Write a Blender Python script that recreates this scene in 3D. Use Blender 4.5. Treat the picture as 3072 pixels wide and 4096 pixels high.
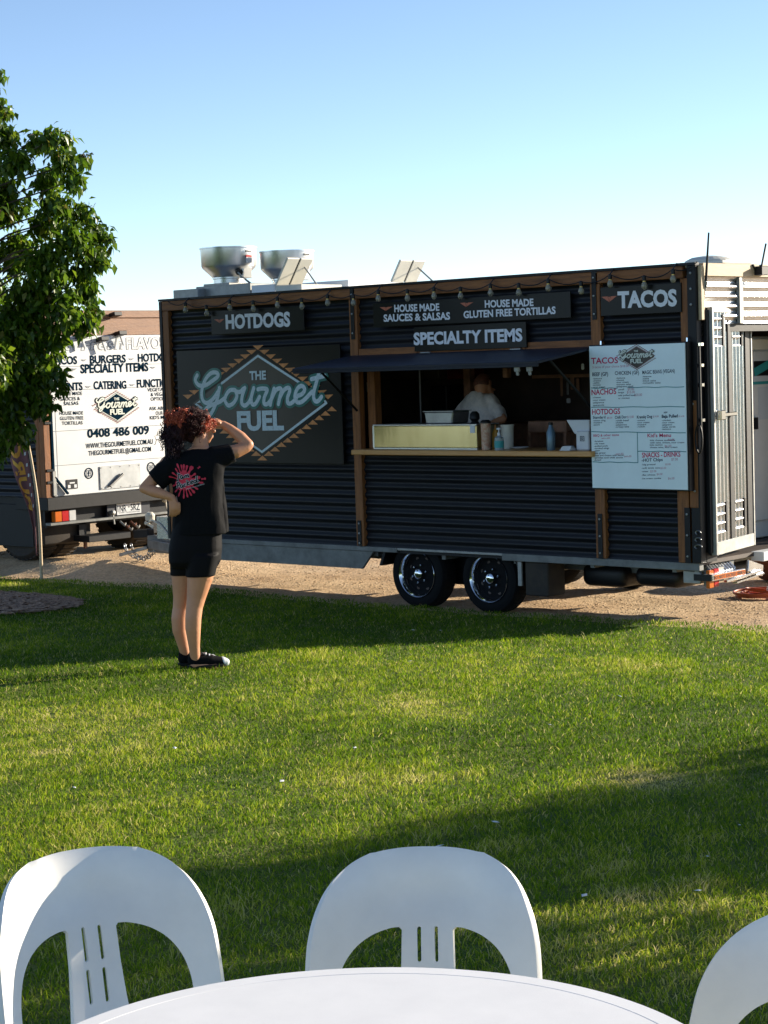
import bpy, bmesh, math, random
import numpy as np
from mathutils import Vector, Matrix, noise
from mathutils.bvhtree import BVHTree
from mathutils.geometry import delaunay_2d_cdt

random.seed(7)
RNG = np.random.default_rng(11)
SC = bpy.context.scene
def LIN(a, b, n): return [a+(b-a)*i/(n-1) for i in range(n)]
for _o in list(bpy.data.objects):
    bpy.data.objects.remove(_o, do_unlink=True)

# ------------------------------------------------------------------ camera
CAM_POS = Vector((0.0, 0.0, 1.8))
PSI, PIT, ROL, FPX = math.radians(-41.97457), math.radians(-4.330343), math.radians(-1.868917), 7789.99
_F = Vector((math.sin(PSI)*math.cos(PIT), math.cos(PSI)*math.cos(PIT), math.sin(PIT)))
_R0 = Vector((math.cos(PSI), -math.sin(PSI), 0.0))
_U0 = _R0.cross(_F)
_R = _R0*math.cos(ROL) + _U0*math.sin(ROL)
_U = -_R0*math.sin(ROL) + _U0*math.cos(ROL)
cam = bpy.data.cameras.new('camera')
cam.sensor_fit = 'HORIZONTAL'; cam.sensor_width = 36.0
cam.lens = 36.0*FPX/3072.0
cam.clip_start = 0.05; cam.clip_end = 2000.0
cam_o = bpy.data.objects.new('camera', cam)
cam_o.matrix_world = Matrix(((_R.x, _U.x, -_F.x, CAM_POS.x), (_R.y, _U.y, -_F.y, CAM_POS.y), (_R.z, _U.z, -_F.z, CAM_POS.z), (0, 0, 0, 1)))
SC.collection.objects.link(cam_o); SC.camera = cam_o

# ------------------------------------------------------------------ sun, sky, exposure
SUN_AZ = math.atan2(0.40, 1.0)          # from +Y towards +X
SUN_EL = math.radians(15.0)
SKY_STRENGTH = 0.102
SUN_STRENGTH = 5.0
SC.view_settings.view_transform = 'Standard'
SC.view_settings.look = 'None'
SC.view_settings.exposure = 1.15
SC.view_settings.gamma = 1.0
SC.view_settings.use_curve_mapping = False
world = bpy.data.worlds.new('World'); SC.world = world; world.use_nodes = True
_wn = world.node_tree.nodes; _wl = world.node_tree.links
_wn.clear()
_sky = _wn.new('ShaderNodeTexSky'); _sky.sky_type = 'NISHITA'; _sky.sun_disc = False
_sky.sun_elevation = SUN_EL; _sky.sun_rotation = SUN_AZ
_sky.air_density = 0.55; _sky.dust_density = 0.05; _sky.ozone_density = 0.9; _sky.altitude = 0
_bg = _wn.new('ShaderNodeBackground'); _bg.inputs[1].default_value = SKY_STRENGTH
_wo = _wn.new('ShaderNodeOutputWorld')
_wl.new(_sky.outputs[0], _bg.inputs[0]); _wl.new(_bg.outputs[0], _wo.inputs[0])
sun = bpy.data.lights.new('sun', 'SUN'); sun.energy = SUN_STRENGTH; sun.angle = math.radians(0.5)
sun.color = (1.0, 0.89, 0.72)
sun_o = bpy.data.objects.new('sun', sun); SC.collection.objects.link(sun_o)
SUN_DIR = Vector((math.sin(SUN_AZ)*math.cos(SUN_EL), math.cos(SUN_AZ)*math.cos(SUN_EL), math.sin(SUN_EL)))
sun_o.rotation_euler = SUN_DIR.to_track_quat('Z', 'Y').to_euler(); sun_o.location = (0, 0, 30)
SC.cycles.max_bounces = 8; SC.cycles.transparent_max_bounces = 8
SC.cycles.sample_clamp_indirect = 8.0

# ------------------------------------------------------------------ measured rays
def ray(u, v):
    return _F + _R*((float(u)-1536.0)/FPX) - _U*((float(v)-2048.0)/FPX)
def onY(u, v, y):
    d = ray(u, v); return CAM_POS + d*((y-CAM_POS.y)/d.y)
def onX(u, v, x):
    d = ray(u, v); return CAM_POS + d*((x-CAM_POS.x)/d.x)
def onZ(u, v, z):
    d = ray(u, v); return CAM_POS + d*((z-CAM_POS.z)/d.z)
def depth(p):
    return (Vector(p)-CAM_POS).dot(_F)
def crop(ox, oy, s):
    return lambda x, y: (ox+x/s, oy+y/s)
def smooth(a, b, t):
    t = min(1.0, max(0.0, (t-a)/(b-a))); return t*t*(3-2*t)
def lawn_z(x, y):
    return -0.10*smooth(2.5, 9.0, y) - 0.20*smooth(7.5, 13.2, y)
GRAVEL_Z = -0.345
def gravel_z(x, y):
    return GRAVEL_Z + 0.125*smooth(-14.2, -16.6, x)*smooth(12.7, 13.5, y) if x > -100 else GRAVEL_Z

# ------------------------------------------------------------------ materials
def node_mat(name):
    m = bpy.data.materials.new(name); m.use_nodes = True
    nt = m.node_tree; b = nt.nodes['Principled BSDF']
    return m, nt, b
def mat(name, col, rough=0.6, metal=0.0, var=0.15, scale=6.0, bump=0.0, bscale=40.0, stretch=(1, 1, 1), spec=None, col2=None, coat=0.0, trans=0.0, rvar=0.12):
    m, nt, b = node_mat(name); N, L = nt.nodes, nt.links
    tc = N.new('ShaderNodeTexCoord'); mp = N.new('ShaderNodeMapping'); mp.inputs['Scale'].default_value = stretch
    L.new(tc.outputs['Object'], mp.inputs[0])
    nz = N.new('ShaderNodeTexNoise'); nz.inputs['Scale'].default_value = scale; nz.inputs['Detail'].default_value = 6; nz.inputs['Roughness'].default_value = 0.65
    L.new(mp.outputs[0], nz.inputs['Vector'])
    rp = N.new('ShaderNodeMapRange'); rp.inputs[1].default_value = 0.3; rp.inputs[2].default_value = 0.7
    L.new(nz.outputs['Fac'], rp.inputs[0])
    mx = N.new('ShaderNodeMix'); mx.data_type = 'RGBA'
    c2 = col2 if col2 else tuple(min(1, c*(1+var)) for c in col)
    c1 = tuple(c*(1-var) for c in col) if not col2 else col
    mx.inputs[6].default_value = (*c1, 1); mx.inputs[7].default_value = (*c2, 1)
    L.new(rp.outputs[0], mx.inputs[0]); L.new(mx.outputs[2], b.inputs['Base Color'])
    rr = N.new('ShaderNodeMapRange'); rr.inputs[3].default_value = max(0.02, rough-rvar*rough); rr.inputs[4].default_value = min(1, rough+rvar*rough)
    L.new(nz.outputs['Fac'], rr.inputs[0]); L.new(rr.outputs[0], b.inputs['Roughness'])
    b.inputs['Metallic'].default_value = metal
    if spec is not None: b.inputs['Specular IOR Level'].default_value = spec
    if coat: b.inputs['Coat Weight'].default_value = coat; b.inputs['Coat Roughness'].default_value = 0.08
    if trans: b.inputs['Transmission Weight'].default_value = trans
    if bump:
        n2 = N.new('ShaderNodeTexNoise'); n2.inputs['Scale'].default_value = bscale; n2.inputs['Detail'].default_value = 5
        L.new(mp.outputs[0], n2.inputs['Vector'])
        bp = N.new('ShaderNodeBump'); bp.inputs['Strength'].default_value = bump; bp.inputs['Distance'].default_value = 0.01
        L.new(n2.outputs['Fac'], bp.inputs['Height']); L.new(bp.outputs[0], b.inputs['Normal'])
    return m

M = {}
M['wood'] = mat('stained_timber', (0.135, 0.048, 0.016), 0.55, spec=0.3, scale=5, bump=0.25, bscale=30, stretch=(8, 8, 0.8), col2=(0.32, 0.125, 0.038))
M['wood_h'] = mat('stained_timber_beam', (0.135, 0.048, 0.016), 0.55, spec=0.3, scale=5, bump=0.25, bscale=30, stretch=(0.8, 8, 8), col2=(0.32, 0.125, 0.038))
M['wood_y'] = mat('weathered_plank', (0.20, 0.095, 0.05), 0.6, scale=5, bump=0.3, bscale=30, stretch=(8, 0.8, 8), col2=(0.34, 0.18, 0.10))
M['counter'] = mat('varnished_counter', (0.50, 0.23, 0.06), 0.35, scale=5, bump=0.1, stretch=(0.8, 8, 8), col2=(0.60, 0.32, 0.11))
M['pale_timber'] = mat('pale_timber', (0.46, 0.34, 0.20), 0.6, scale=6, bump=0.2, stretch=(8, 0.8, 8), col2=(0.62, 0.48, 0.31))
M['dark_sheet'] = mat('charcoal_painted_steel', (0.006, 0.0065, 0.010), 0.48, spec=0.3, col2=(0.011, 0.0105, 0.0125), rvar=0.35, scale=2.2, bump=0.05, bscale=12, stretch=(1, 1, 3))
M['black_steel'] = mat('black_steel', (0.006, 0.006, 0.0075), 0.5, spec=0.3, var=0.3, scale=12, bump=0.05)
M['sign'] = mat('black_sign_board', (0.0065, 0.006, 0.006), 0.34, spec=0.22, var=0.2, scale=2, bump=0.02, bscale=3)
M['sign_text'] = mat('white_sign_print', (0.70, 0.71, 0.74), 0.5, var=0.06, scale=30)
M['sign_text_off'] = mat('worn_white_print', (0.46, 0.56, 0.60), 0.5, spec=0.2, scale=60, col2=(0.70, 0.80, 0.83))
M['teal'] = mat('dark_teal_print', (0.012, 0.15, 0.125), 0.4, var=0.2, scale=20)
M['orange'] = mat('orange_print', (0.62, 0.24, 0.07), 0.5, var=0.3, scale=25)
M['diamond'] = mat('brown_black_print', (0.012, 0.009, 0.007), 0.35, scale=5, col2=(0.03, 0.022, 0.015))
M['emblem'] = mat('red_brown_print', (0.45, 0.12, 0.06), 0.5, var=0.2)
M['awning'] = mat('blue_black_hatch_paint', (0.008, 0.011, 0.024), 0.5, var=0.3, scale=4, bump=0.04, bscale=8)
M['galv'] = mat('galvanised_steel', (0.30, 0.30, 0.285), 0.5, metal=0.5, var=0.2, scale=14, bump=0.05)
M['galv_dark'] = mat('dirty_galvanised_rail', (0.16, 0.165, 0.16), 0.55, metal=0.35, var=0.35, scale=7, bump=0.06)
M['zinc'] = mat('bright_zinc_sheet', (0.62, 0.63, 0.64), 0.24, metal=0.95, var=0.08, scale=9, bump=0.04, bscale=14)
M['stainless'] = mat('stainless_steel', (0.72, 0.73, 0.73), 0.34, metal=1.0, var=0.06, scale=4, bump=0.03, bscale=5)
M['chrome'] = mat('chrome', (0.75, 0.76, 0.78), 0.08, metal=1.0, var=0.03)
M['gold_tint_steel'] = mat('steel_reflected_gold', (0.58, 0.53, 0.34), 0.17, metal=1.0, var=0.06, scale=3, bump=0.10, bscale=5, stretch=(3, 1, 0.5))  # plain steel; gold of the reflected ground is put into its base colour
M['rubber'] = mat('tyre_rubber', (0.006, 0.006, 0.0065), 0.85, spec=0.2, var=0.3, scale=20, bump=0.15, bscale=60)
M['rubber_dusty'] = mat('dusty_tyre_rubber', (0.020, 0.017, 0.014), 0.85, scale=6, col2=(0.055, 0.042, 0.03), bump=0.15, bscale=60)
M['black_plastic'] = mat('black_plastic', (0.007, 0.007, 0.008), 0.45, spec=0.35, var=0.2)
M['white_paint'] = mat('white_panel_paint', (0.70, 0.71, 0.71), 0.42, var=0.05, scale=3, bump=0.02, bscale=5)
M['cream'] = mat('cream_plastic', (0.60, 0.57, 0.48), 0.45, var=0.08, scale=5)
M['navy'] = mat('navy_print', (0.005, 0.020, 0.038), 0.9, spec=0.0, var=0.25, scale=20)
M['grey_print'] = mat('grey_print', (0.20, 0.22, 0.25), 0.5, var=0.15, scale=20)
M['cream_print'] = mat('cream_print', (0.62, 0.66, 0.58), 0.5, var=0.06, scale=20)
M['pink_print'] = mat('brown_pink_print', (0.24, 0.10, 0.085), 0.5, var=0.2, scale=20)
M['plate_grey'] = mat('brushed_aluminium', (0.42, 0.43, 0.43), 0.4, metal=0.6, var=0.12, scale=10)
M['amber'] = mat('amber_lens', (0.62, 0.14, 0.012), 0.25, var=0.1)
M['red'] = mat('red_lens', (0.48, 0.012, 0.014), 0.25, var=0.1)
M['clear_lens'] = mat('clear_lens', (0.55, 0.55, 0.55), 0.2, var=0.1)
M['whiteboard'] = mat('whiteboard', (0.74, 0.85, 0.87), 0.45, var=0.05, scale=4)
M['marker_red'] = mat('red_marker', (0.52, 0.012, 0.075), 0.6, spec=0.1, scale=90, col2=(0.60, 0.05, 0.14))
M['marker_pale'] = mat('faded_red_marker', (0.46, 0.14, 0.22), 0.6, var=0.2, scale=90)
M['marker_dark'] = mat('dark_marker', (0.012, 0.028, 0.060), 0.6, spec=0.1, var=0.3, scale=90)
M['marker_teal'] = mat('teal_marker', (0.015, 0.20, 0.22), 0.6, var=0.2, scale=60)
M['interior'] = mat('dark_kitchen_lining', (0.075, 0.050, 0.038), 0.6, var=0.4, scale=2)
M['interior_brown'] = mat('brown_kitchen_goods', (0.34, 0.17, 0.10), 0.6, var=0.4, scale=9)
M['steel_dull'] = mat('dull_kitchen_steel', (0.30, 0.31, 0.32), 0.35, metal=0.8, var=0.2, scale=6)
M['white_plastic'] = mat('white_plastic', (0.62, 0.64, 0.66), 0.4, var=0.05)
M['fridge'] = mat('pale_grey_door', (0.76, 0.74, 0.70), 0.4, var=0.06, scale=4)
M['skin'] = mat('skin', (0.56, 0.255, 0.135), 0.5, var=0.10, scale=9, bump=0.03, bscale=120)
M['black_cloth'] = mat('black_cotton', (0.0045, 0.0045, 0.0055), 0.9, spec=0.15, var=0.25, scale=30, bump=0.12, bscale=160)
M['shorts'] = mat('black_stretch_fabric', (0.0035, 0.003, 0.0042), 0.7, spec=0.15, var=0.2, scale=30, bump=0.05, bscale=200)
M['bulb_glass'] = mat('bulb_glass', (0.42, 0.38, 0.29), 0.15, var=0.1, trans=0.45)
M['filament'] = mat('bulb_base', (0.55, 0.38, 0.10), 0.35, metal=0.5)
M['chair'] = mat('white_chair_plastic', (0.89, 0.85, 0.79), 0.45, var=0.05, scale=7, bump=0.02, bscale=300)
M['table'] = mat('white_table_plastic', (0.85, 0.835, 0.81), 0.5, var=0.035, scale=9, bump=0.03, bscale=350)
M['bark'] = mat('bark', (0.085, 0.06, 0.042), 0.85, var=0.35, scale=12, bump=0.5, bscale=40, stretch=(3, 3, 0.7))
M['rust_pot'] = mat('brown_pot_glaze', (0.13, 0.045, 0.022), 0.5, var=0.25, scale=6)
M['cord_orange'] = mat('orange_cord', (0.48, 0.10, 0.025), 0.5, var=0.15)

# ------------------------------------------------------------------ object helpers
def origin_of(o):
    p = Vector((0, 0, 0))
    while o is not None:
        p += o.location; o = o.parent
    return p
def link(o, parent=None):
    SC.collection.objects.link(o)
    if parent is not None: o.parent = parent
    return o
def tag(o, label=None, cat=None, group=None, kind=None):
    if label: o['label'] = label
    if cat: o['category'] = cat
    if group: o['group'] = group
    if kind: o['kind'] = kind
    return o
def thing(name, label, cat, loc=(0, 0, 0), group=None):
    o = bpy.data.objects.new(name, None); o.empty_display_size = 0.1
    o.location = loc; link(o)
    return tag(o, label, cat, group)
def mesh_obj(name, verts, faces, material, parent=None, shade=None, local=False):
    me = bpy.data.meshes.new(name)
    if parent is not None and not local:
        og = origin_of(parent); verts = [(v[0]-og.x, v[1]-og.y, v[2]-og.z) for v in verts]
    me.from_pydata([tuple(v) for v in verts], [], faces)
    ms = material if isinstance(material, (list, tuple)) else [material]
    for m_ in ms: me.materials.append(m_)
    if shade is not None:
        me.polygons.foreach_set('use_smooth', [True]*len(me.polygons))
        if shade < 180:
            me.set_sharp_from_angle(angle=math.radians(shade))
    me.update()
    o = bpy.data.objects.new(name, me)
    return link(o, parent)
def copy_tree(o, parent=None):
    c = o.copy(); SC.collection.objects.link(c)
    if parent is not None: c.parent = parent
    for ch in list(o.children): copy_tree(ch, c)
    return c

class MB:
    """collects shapes, then links them as one mesh"""
    def __init__(s): s.v = []; s.f = []
    def add(s, vs, fs):
        n = len(s.v); s.v += [Vector(v) for v in vs]; s.f += [tuple(i+n for i in f) for f in fs]; return s
    def box(s, x0, x1, y0, y1, z0, z1):
        if x0 > x1: x0, x1 = x1, x0
        if y0 > y1: y0, y1 = y1, y0
        if z0 > z1: z0, z1 = z1, z0
        return s.add([(x0, y0, z0), (x1, y0, z0), (x1, y1, z0), (x0, y1, z0), (x0, y0, z1), (x1, y0, z1), (x1, y1, z1), (x0, y1, z1)],
                     [(0, 3, 2, 1), (4, 5, 6, 7), (0, 1, 5, 4), (1, 2, 6, 5), (2, 3, 7, 6), (3, 0, 4, 7)])
    def obox(s, c, ax, ay, az, hx, hy, hz):
        c, ax, ay, az = Vector(c), Vector(ax).normalized(), Vector(ay).normalized(), Vector(az).normalized()
        vs = [c+ax*hx*i+ay*hy*j+az*hz*k for k in (-1, 1) for i, j in ((-1, -1), (1, -1), (1, 1), (-1, 1))]
        return s.add(vs, [(0, 3, 2, 1), (4, 5, 6, 7), (0, 1, 5, 4), (1, 2, 6, 5), (2, 3, 7, 6), (3, 0, 4, 7)])
    def beam(s, a, b, w, h, up=(0, 0, 1)):
        a, b = Vector(a), Vector(b); d = (b-a).normalized(); up = Vector(up)
        if abs(d.dot(up)) > 0.95: up = Vector((1, 0, 0))
        sd = d.cross(up).normalized(); u2 = sd.cross(d)
        return s.obox((a+b)/2, d, sd, u2, (b-a).length/2, w/2, h/2)
    def tube(s, pts, r, n=8, caps=True, closed=False):
        pts = [Vector(p) for p in pts]; m = len(pts); rings = []
        rs = r if isinstance(r, (list, tuple)) else [r]*m
        ref = None; base = len(s.v)
        for i, p in enumerate(pts):
            if closed: t = pts[(i+1) % m]-pts[i-1]
            else: t = pts[min(i+1, m-1)]-pts[max(i-1, 0)]
            t.normalize()
            if ref is None:
                ref = Vector((0, 0, 1)) if abs(t.z) < 0.9 else Vector((1, 0, 0))
            a = t.cross(ref).normalized(); b = a.cross(t).normalized(); ref = b
            for k in range(n):
                q = 2*math.pi*k/n
                s.v.append(p+(a*math.cos(q)+b*math.sin(q))*rs[i])
        for i in range(m if closed else m-1):
            j = (i+1) % m
            for k in range(n):
                k2 = (k+1) % n
                s.f.append((base+i*n+k, base+i*n+k2, base+j*n+k2, base+j*n+k))
        if caps and not closed:
            s.f.append(tuple(base+k for k in reversed(range(n)))); s.f.append(tuple(base+(m-1)*n+k for k in range(n)))
        return s
    def lathe(s, prof, c, axis=(0, 0, 1), n=32, cap0=True, cap1=True):
        """prof: list of (radius, distance along axis)"""
        ax = Vector(axis).normalized(); ref = Vector((0, 0, 1)) if abs(ax.z) < 0.9 else Vector((1, 0, 0))
        a = ax.cross(ref).normalized(); b = ax.cross(a); c = Vector(c); base = len(s.v)
        for r, h in prof:
            for k in range(n):
                q = 2*math.pi*k/n; s.v.append(c+ax*h+(a*math.cos(q)+b*math.sin(q))*r)
        for i in range(len(prof)-1):
            for k in range(n):
                k2 = (k+1) % n; s.f.append((base+i*n+k, base+i*n+k2, base+(i+1)*n+k2, base+(i+1)*n+k))
        if cap0: s.f.append(tuple(base+k for k in reversed(range(n))))
        if cap1: s.f.append(tuple(base+(len(prof)-1)*n+k for k in range(n)))
        return s
    def prism(s, poly, axis, d0, d1):
        """poly: 2D points; axis 'x': (y,z) 'y': (x,z) 'z': (x,y)"""
        def P(p, d): return {'x': (d, p[0], p[1]), 'y': (p[0], d, p[1]), 'z': (p[0], p[1], d)}[axis]
        n = len(poly); vs = [P(p, d0) for p in poly]+[P(p, d1) for p in poly]
        fs = [tuple(range(n-1, -1, -1)), tuple(range(n, 2*n))]+[(i, (i+1) % n, n+(i+1) % n, n+i) for i in range(n)]
        return s.add(vs, fs)
    def build(s, name, material, parent=None, bevel=0.0, shade=None, local=False, segs=1):
        vs, fs = s.v, s.f
        bm = bmesh.new()
        bv = [bm.verts.new(v) for v in vs]
        for f in fs:
            try: bm.faces.new([bv[i] for i in f])
            except ValueError: pass
        bmesh.ops.recalc_face_normals(bm, faces=bm.faces)
        if bevel:
            es = [e for e in bm.edges if len(e.link_faces) == 2 and e.calc_face_angle(0) > 0.6]
            bmesh.ops.bevel(bm, geom=es, offset=bevel, segments=segs, affect='EDGES', profile=0.5)
        if parent is not None and not local:
            og = origin_of(parent); bmesh.ops.translate(bm, vec=-og, verts=bm.verts)
        me = bpy.data.meshes.new(name); bm.to_mesh(me); bm.free()
        ms = material if isinstance(material, (list, tuple)) else [material]
        for m_ in ms: me.materials.append(m_)
        if shade:
            me.polygons.foreach_set('use_smooth', [True]*len(me.polygons))
            if shade < 180: me.set_sharp_from_angle(angle=math.radians(shade))
        o = bpy.data.objects.new(name, me)
        return link(o, parent)

# ------------------------------------------------------------------ lettering helpers
_TS = bpy.data.scenes.new('type_bench')
_CACHE = {}
def glyphs(text, bold):
    key = (text, bold)
    if key in _CACHE: return _CACHE[key]
    cu = bpy.data.curves.new('type', 'FONT'); cu.body = text; cu.offset = bold; cu.resolution_u = 3
    o = bpy.data.objects.new('type', cu); _TS.collection.objects.link(o)
    vl = _TS.view_layers[0]; vl.update()
    me = bpy.data.meshes.new_from_object(o.evaluated_get(vl.depsgraph))
    V = np.array([v.co[:2] for v in me.vertices]) if len(me.vertices) else np.zeros((0, 2))
    Fc = [tuple(p.vertices) for p in me.polygons]
    bpy.data.meshes.remove(me); bpy.data.objects.remove(o); bpy.data.curves.remove(cu)
    _CACHE[key] = (V, Fc); return V, Fc
CAP = glyphs('H', 0.0)[0][:, 1].max()
class Flat:
    """flat print: 2D shapes laid on a frame (o, ex, ey, n), each a little proud of the one below"""
    def __init__(s, on, ex, n): s.on = on; s.ex = Vector(ex); s.n = Vector(n); s.v = []; s.f = []; s.h = 0.0
    def text(s, t, pl, pr, cap, bold=0.03, lift=0.0, slant=0.0):
        """pl, pr: baseline ends in photo pixels; cap: capital height in photo pixels"""
        V, Fc = glyphs(t, bold)
        if not len(V): return s
        a = s.on(*pl); b = s.on(*pr); w = abs((b-a).dot(s.ex)); z = (b.z-a.z)
        ch = cap*depth((a+b)/2)/FPX
        x0, x1 = V[:, 0].min(), V[:, 0].max()
        k = len(s.v)
        for x, y in V:
            t_ = (x-x0)/(x1-x0)
            yy = y/CAP*ch
            p = a+s.ex*(w*t_+slant*yy)+Vector((0, 0, z*t_+yy))+s.n*lift
            s.v.append(p)
        s.f += [tuple(i+k for i in f) for f in Fc]; return s
    def poly(s, px, lift=0.0):
        k = len(s.v); s.v += [s.on(*p)+s.n*lift for p in px]; s.f.append(tuple(range(k, k+len(px)))); return s
    def polyw(s, pts, lift=0.0):
        k = len(s.v); s.v += [Vector(p)+s.n*lift for p in pts]; s.f.append(tuple(range(k, k+len(pts)))); return s
    def stroke(s, pts, w, lift=0.0, closed=False):
        """pts: world points in the plane; w: width in metres"""
        ey = s.n.cross(s.ex); P = [Vector(p) for p in pts]; m = len(P); k = len(s.v)
        for i, p in enumerate(P):
            t = (P[(i+1) % m]-P[i-1]) if closed else (P[min(i+1, m-1)]-P[max(i-1, 0)])
            t = t-s.n*t.dot(s.n); t.normalize(); q = s.n.cross(t)
            s.h += 2e-6
            s.v += [p+q*w/2+s.n*(lift+s.h), p-q*w/2+s.n*(lift+s.h)]
        for i in range(m if closed else m-1):
            j = (i+1) % m; s.f.append((k+2*i, k+2*i+1, k+2*j+1, k+2*j))
        if not closed:
            for end in (0, m-1):
                s.h += 6e-5; c = P[end]+s.n*(lift+s.h); k = len(s.v); n = 10
                s.v += [c+(s.ex*math.cos(6.2832*q/n)+ey*math.sin(6.2832*q/n))*w/2 for q in range(n)]
                s.f.append(tuple(range(k, k+n)))
        s.h += 8e-5; return s
    def build(s, name, material, parent, label=None):
        o = mesh_obj(name, s.v, s.f, material, parent)
        if label: o['label'] = label
        return o
def spline(pts, n=6):
    P = [Vector((p[0], p[1], 0)) for p in pts]; out = []
    for i in range(len(P)-1):
        p0 = P[max(i-1, 0)]; p1 = P[i]; p2 = P[i+1]; p3 = P[min(i+2, len(P)-1)]
        for k in range(n):
            t = k/n
            q = 0.5*((2*p1)+(p2-p0)*t+(2*p0-5*p1+4*p2-p3)*t*t+(3*p1-p0-3*p2+p3)*t**3); out.append((q.x, q.y))
    out.append((P[-1].x, P[-1].y)); return out
# ================================================================== SETTING: ground
def ground_mats():
    # soil and thatch under the blades
    m, nt, b = node_mat('lawn_thatch'); N, L = nt.nodes, nt.links
    tc = N.new('ShaderNodeTexCoord')
    n1 = N.new('ShaderNodeTexNoise'); n1.inputs['Scale'].default_value = 0.9; n1.inputs['Detail'].default_value = 5
    n2 = N.new('ShaderNodeTexNoise'); n2.inputs['Scale'].default_value = 70; n2.inputs['Detail'].default_value = 4
    for n in (n1, n2): L.new(tc.outputs['Object'], n.inputs['Vector'])
    r1 = N.new('ShaderNodeValToRGB'); r1.color_ramp.elements[0].position = 0.35; r1.color_ramp.elements[0].color = (0.085, 0.135, 0.008, 1)
    r1.color_ramp.elements[1].position = 0.68; r1.color_ramp.elements[1].color = (0.19, 0.205, 0.025, 1)
    L.new(n1.outputs['Fac'], r1.inputs[0])
    r2 = N.new('ShaderNodeValToRGB'); r2.color_ramp.elements[0].position = 0.3; r2.color_ramp.elements[0].color = (0.45, 0.45, 0.45, 1)
    r2.color_ramp.elements[1].position = 0.7; r2.color_ramp.elements[1].color = (1.3, 1.3, 1.3, 1)
    L.new(n2.outputs['Fac'], r2.inputs[0])
    mx = N.new('ShaderNodeMix'); mx.data_type = 'RGBA'; mx.blend_type = 'MULTIPLY'; mx.inputs[0].default_value = 1
    L.new(r1.outputs[0], mx.inputs[6]); L.new(r2.outputs[0], mx.inputs[7]); L.new(mx.outputs[2], b.inputs['Base Color'])
    b.inputs['Roughness'].default_value = 0.95
    bp = N.new('ShaderNodeBump'); bp.inputs['Strength'].default_value = 0.8; bp.inputs['Distance'].default_value = 0.02
    L.new(n2.outputs['Fac'], bp.inputs['Height']); L.new(bp.outputs[0], b.inputs['Normal'])
    # gravel
    g, nt, b = node_mat('decomposed_granite'); N, L = nt.nodes, nt.links
    tc = N.new('ShaderNodeTexCoord')
    n1 = N.new('ShaderNodeTexNoise'); n1.inputs['Scale'].default_value = 1.1; n1.inputs['Detail'].default_value = 8; n1.inputs['Roughness'].default_value = 0.7
    vo = N.new('ShaderNodeTexVoronoi'); vo.inputs['Scale'].default_value = 48
    n3 = N.new('ShaderNodeTexNoise'); n3.inputs['Scale'].default_value = 130; n3.inputs['Detail'].default_value = 3
    for n in (n1, vo, n3): L.new(tc.outputs['Object'], n.inputs['Vector'])
    r1 = N.new('ShaderNodeValToRGB'); r1.color_ramp.elements[0].position = 0.3; r1.color_ramp.elements[0].color = (0.54, 0.345, 0.175, 1)
    r1.color_ramp.elements[1].position = 0.7; r1.color_ramp.elements[1].color = (0.78, 0.57, 0.34, 1)
    L.new(n1.outputs['Fac'], r1.inputs[0])
    mx = N.new('ShaderNodeMix'); mx.data_type = 'RGBA'; mx.blend_type = 'MULTIPLY'; mx.inputs[0].default_value = 0.7
    r2 = N.new('ShaderNodeValToRGB'); r2.color_ramp.elements[0].color = (0.45, 0.42, 0.4, 1); r2.color_ramp.elements[1].color = (1.2, 1.2, 1.2, 1)
    L.new(vo.outputs['Color'], r2.inputs[0]); L.new(r1.outputs[0], mx.inputs[6]); L.new(r2.outputs[0], mx.inputs[7])
    L.new(mx.outputs[2], b.inputs['Base Color']); b.inputs['Roughness'].default_value = 0.95
    ad = N.new('ShaderNodeMath'); ad.operation = 'MULTIPLY_ADD'; ad.inputs[1].default_value = 1.0
    L.new(n3.outputs['Fac'], ad.inputs[0]); L.new(vo.outputs['Distance'], ad.inputs[2])
    bp = N.new('ShaderNodeBump'); bp.inputs['Strength'].default_value = 0.7; bp.inputs['Distance'].default_value = 0.012
    L.new(ad.outputs[0], bp.inputs['Height']); L.new(bp.outputs[0], b.inputs['Normal'])
    # dry paddock beyond
    d, nt, b = node_mat('dry_paddock'); N, L = nt.nodes, nt.links
    tc = N.new('ShaderNodeTexCoord')
    n1 = N.new('ShaderNodeTexNoise'); n1.inputs['Scale'].default_value = 0.12; n1.inputs['Detail'].default_value = 8
    L.new(tc.outputs['Object'], n1.inputs['Vector'])
    r1 = N.new('ShaderNodeValToRGB'); r1.color_ramp.elements[0].position = 0.35; r1.color_ramp.elements[0].color = (0.11, 0.11, 0.035, 1)
    r1.color_ramp.elements[1].position = 0.6; r1.color_ramp.elements[1].color = (0.36, 0.26, 0.12, 1)
    L.new(n1.outputs['Fac'], r1.inputs[0]); L.new(r1.outputs[0], b.inputs['Base Color']); b.inputs['Roughness'].default_value = 0.95
    return m, g, d
MAT_LAWN, MAT_GRAVEL, MAT_DRY = ground_mats()

EDGE = [(-60, 12.6), (-24, 12.6), (-16.2, 12.45), (-15.2, 12.6), (-13.7, 12.78), (-12.6, 12.66), (-11.6, 12.60), (-10.4, 12.66), (-9.6, 12.74), (-8.5, 12.86), (-7.6, 13.02), (-5, 13.3), (0, 13.6), (60, 14)]
EX = np.array([e[0] for e in EDGE]); EY = np.array([e[1] for e in EDGE])
def edge_y(x):
    return float(np.interp(x, EX, EY)) + 0.035*math.sin(x*5.1)+0.02*math.sin(x*13.7+1)

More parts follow.
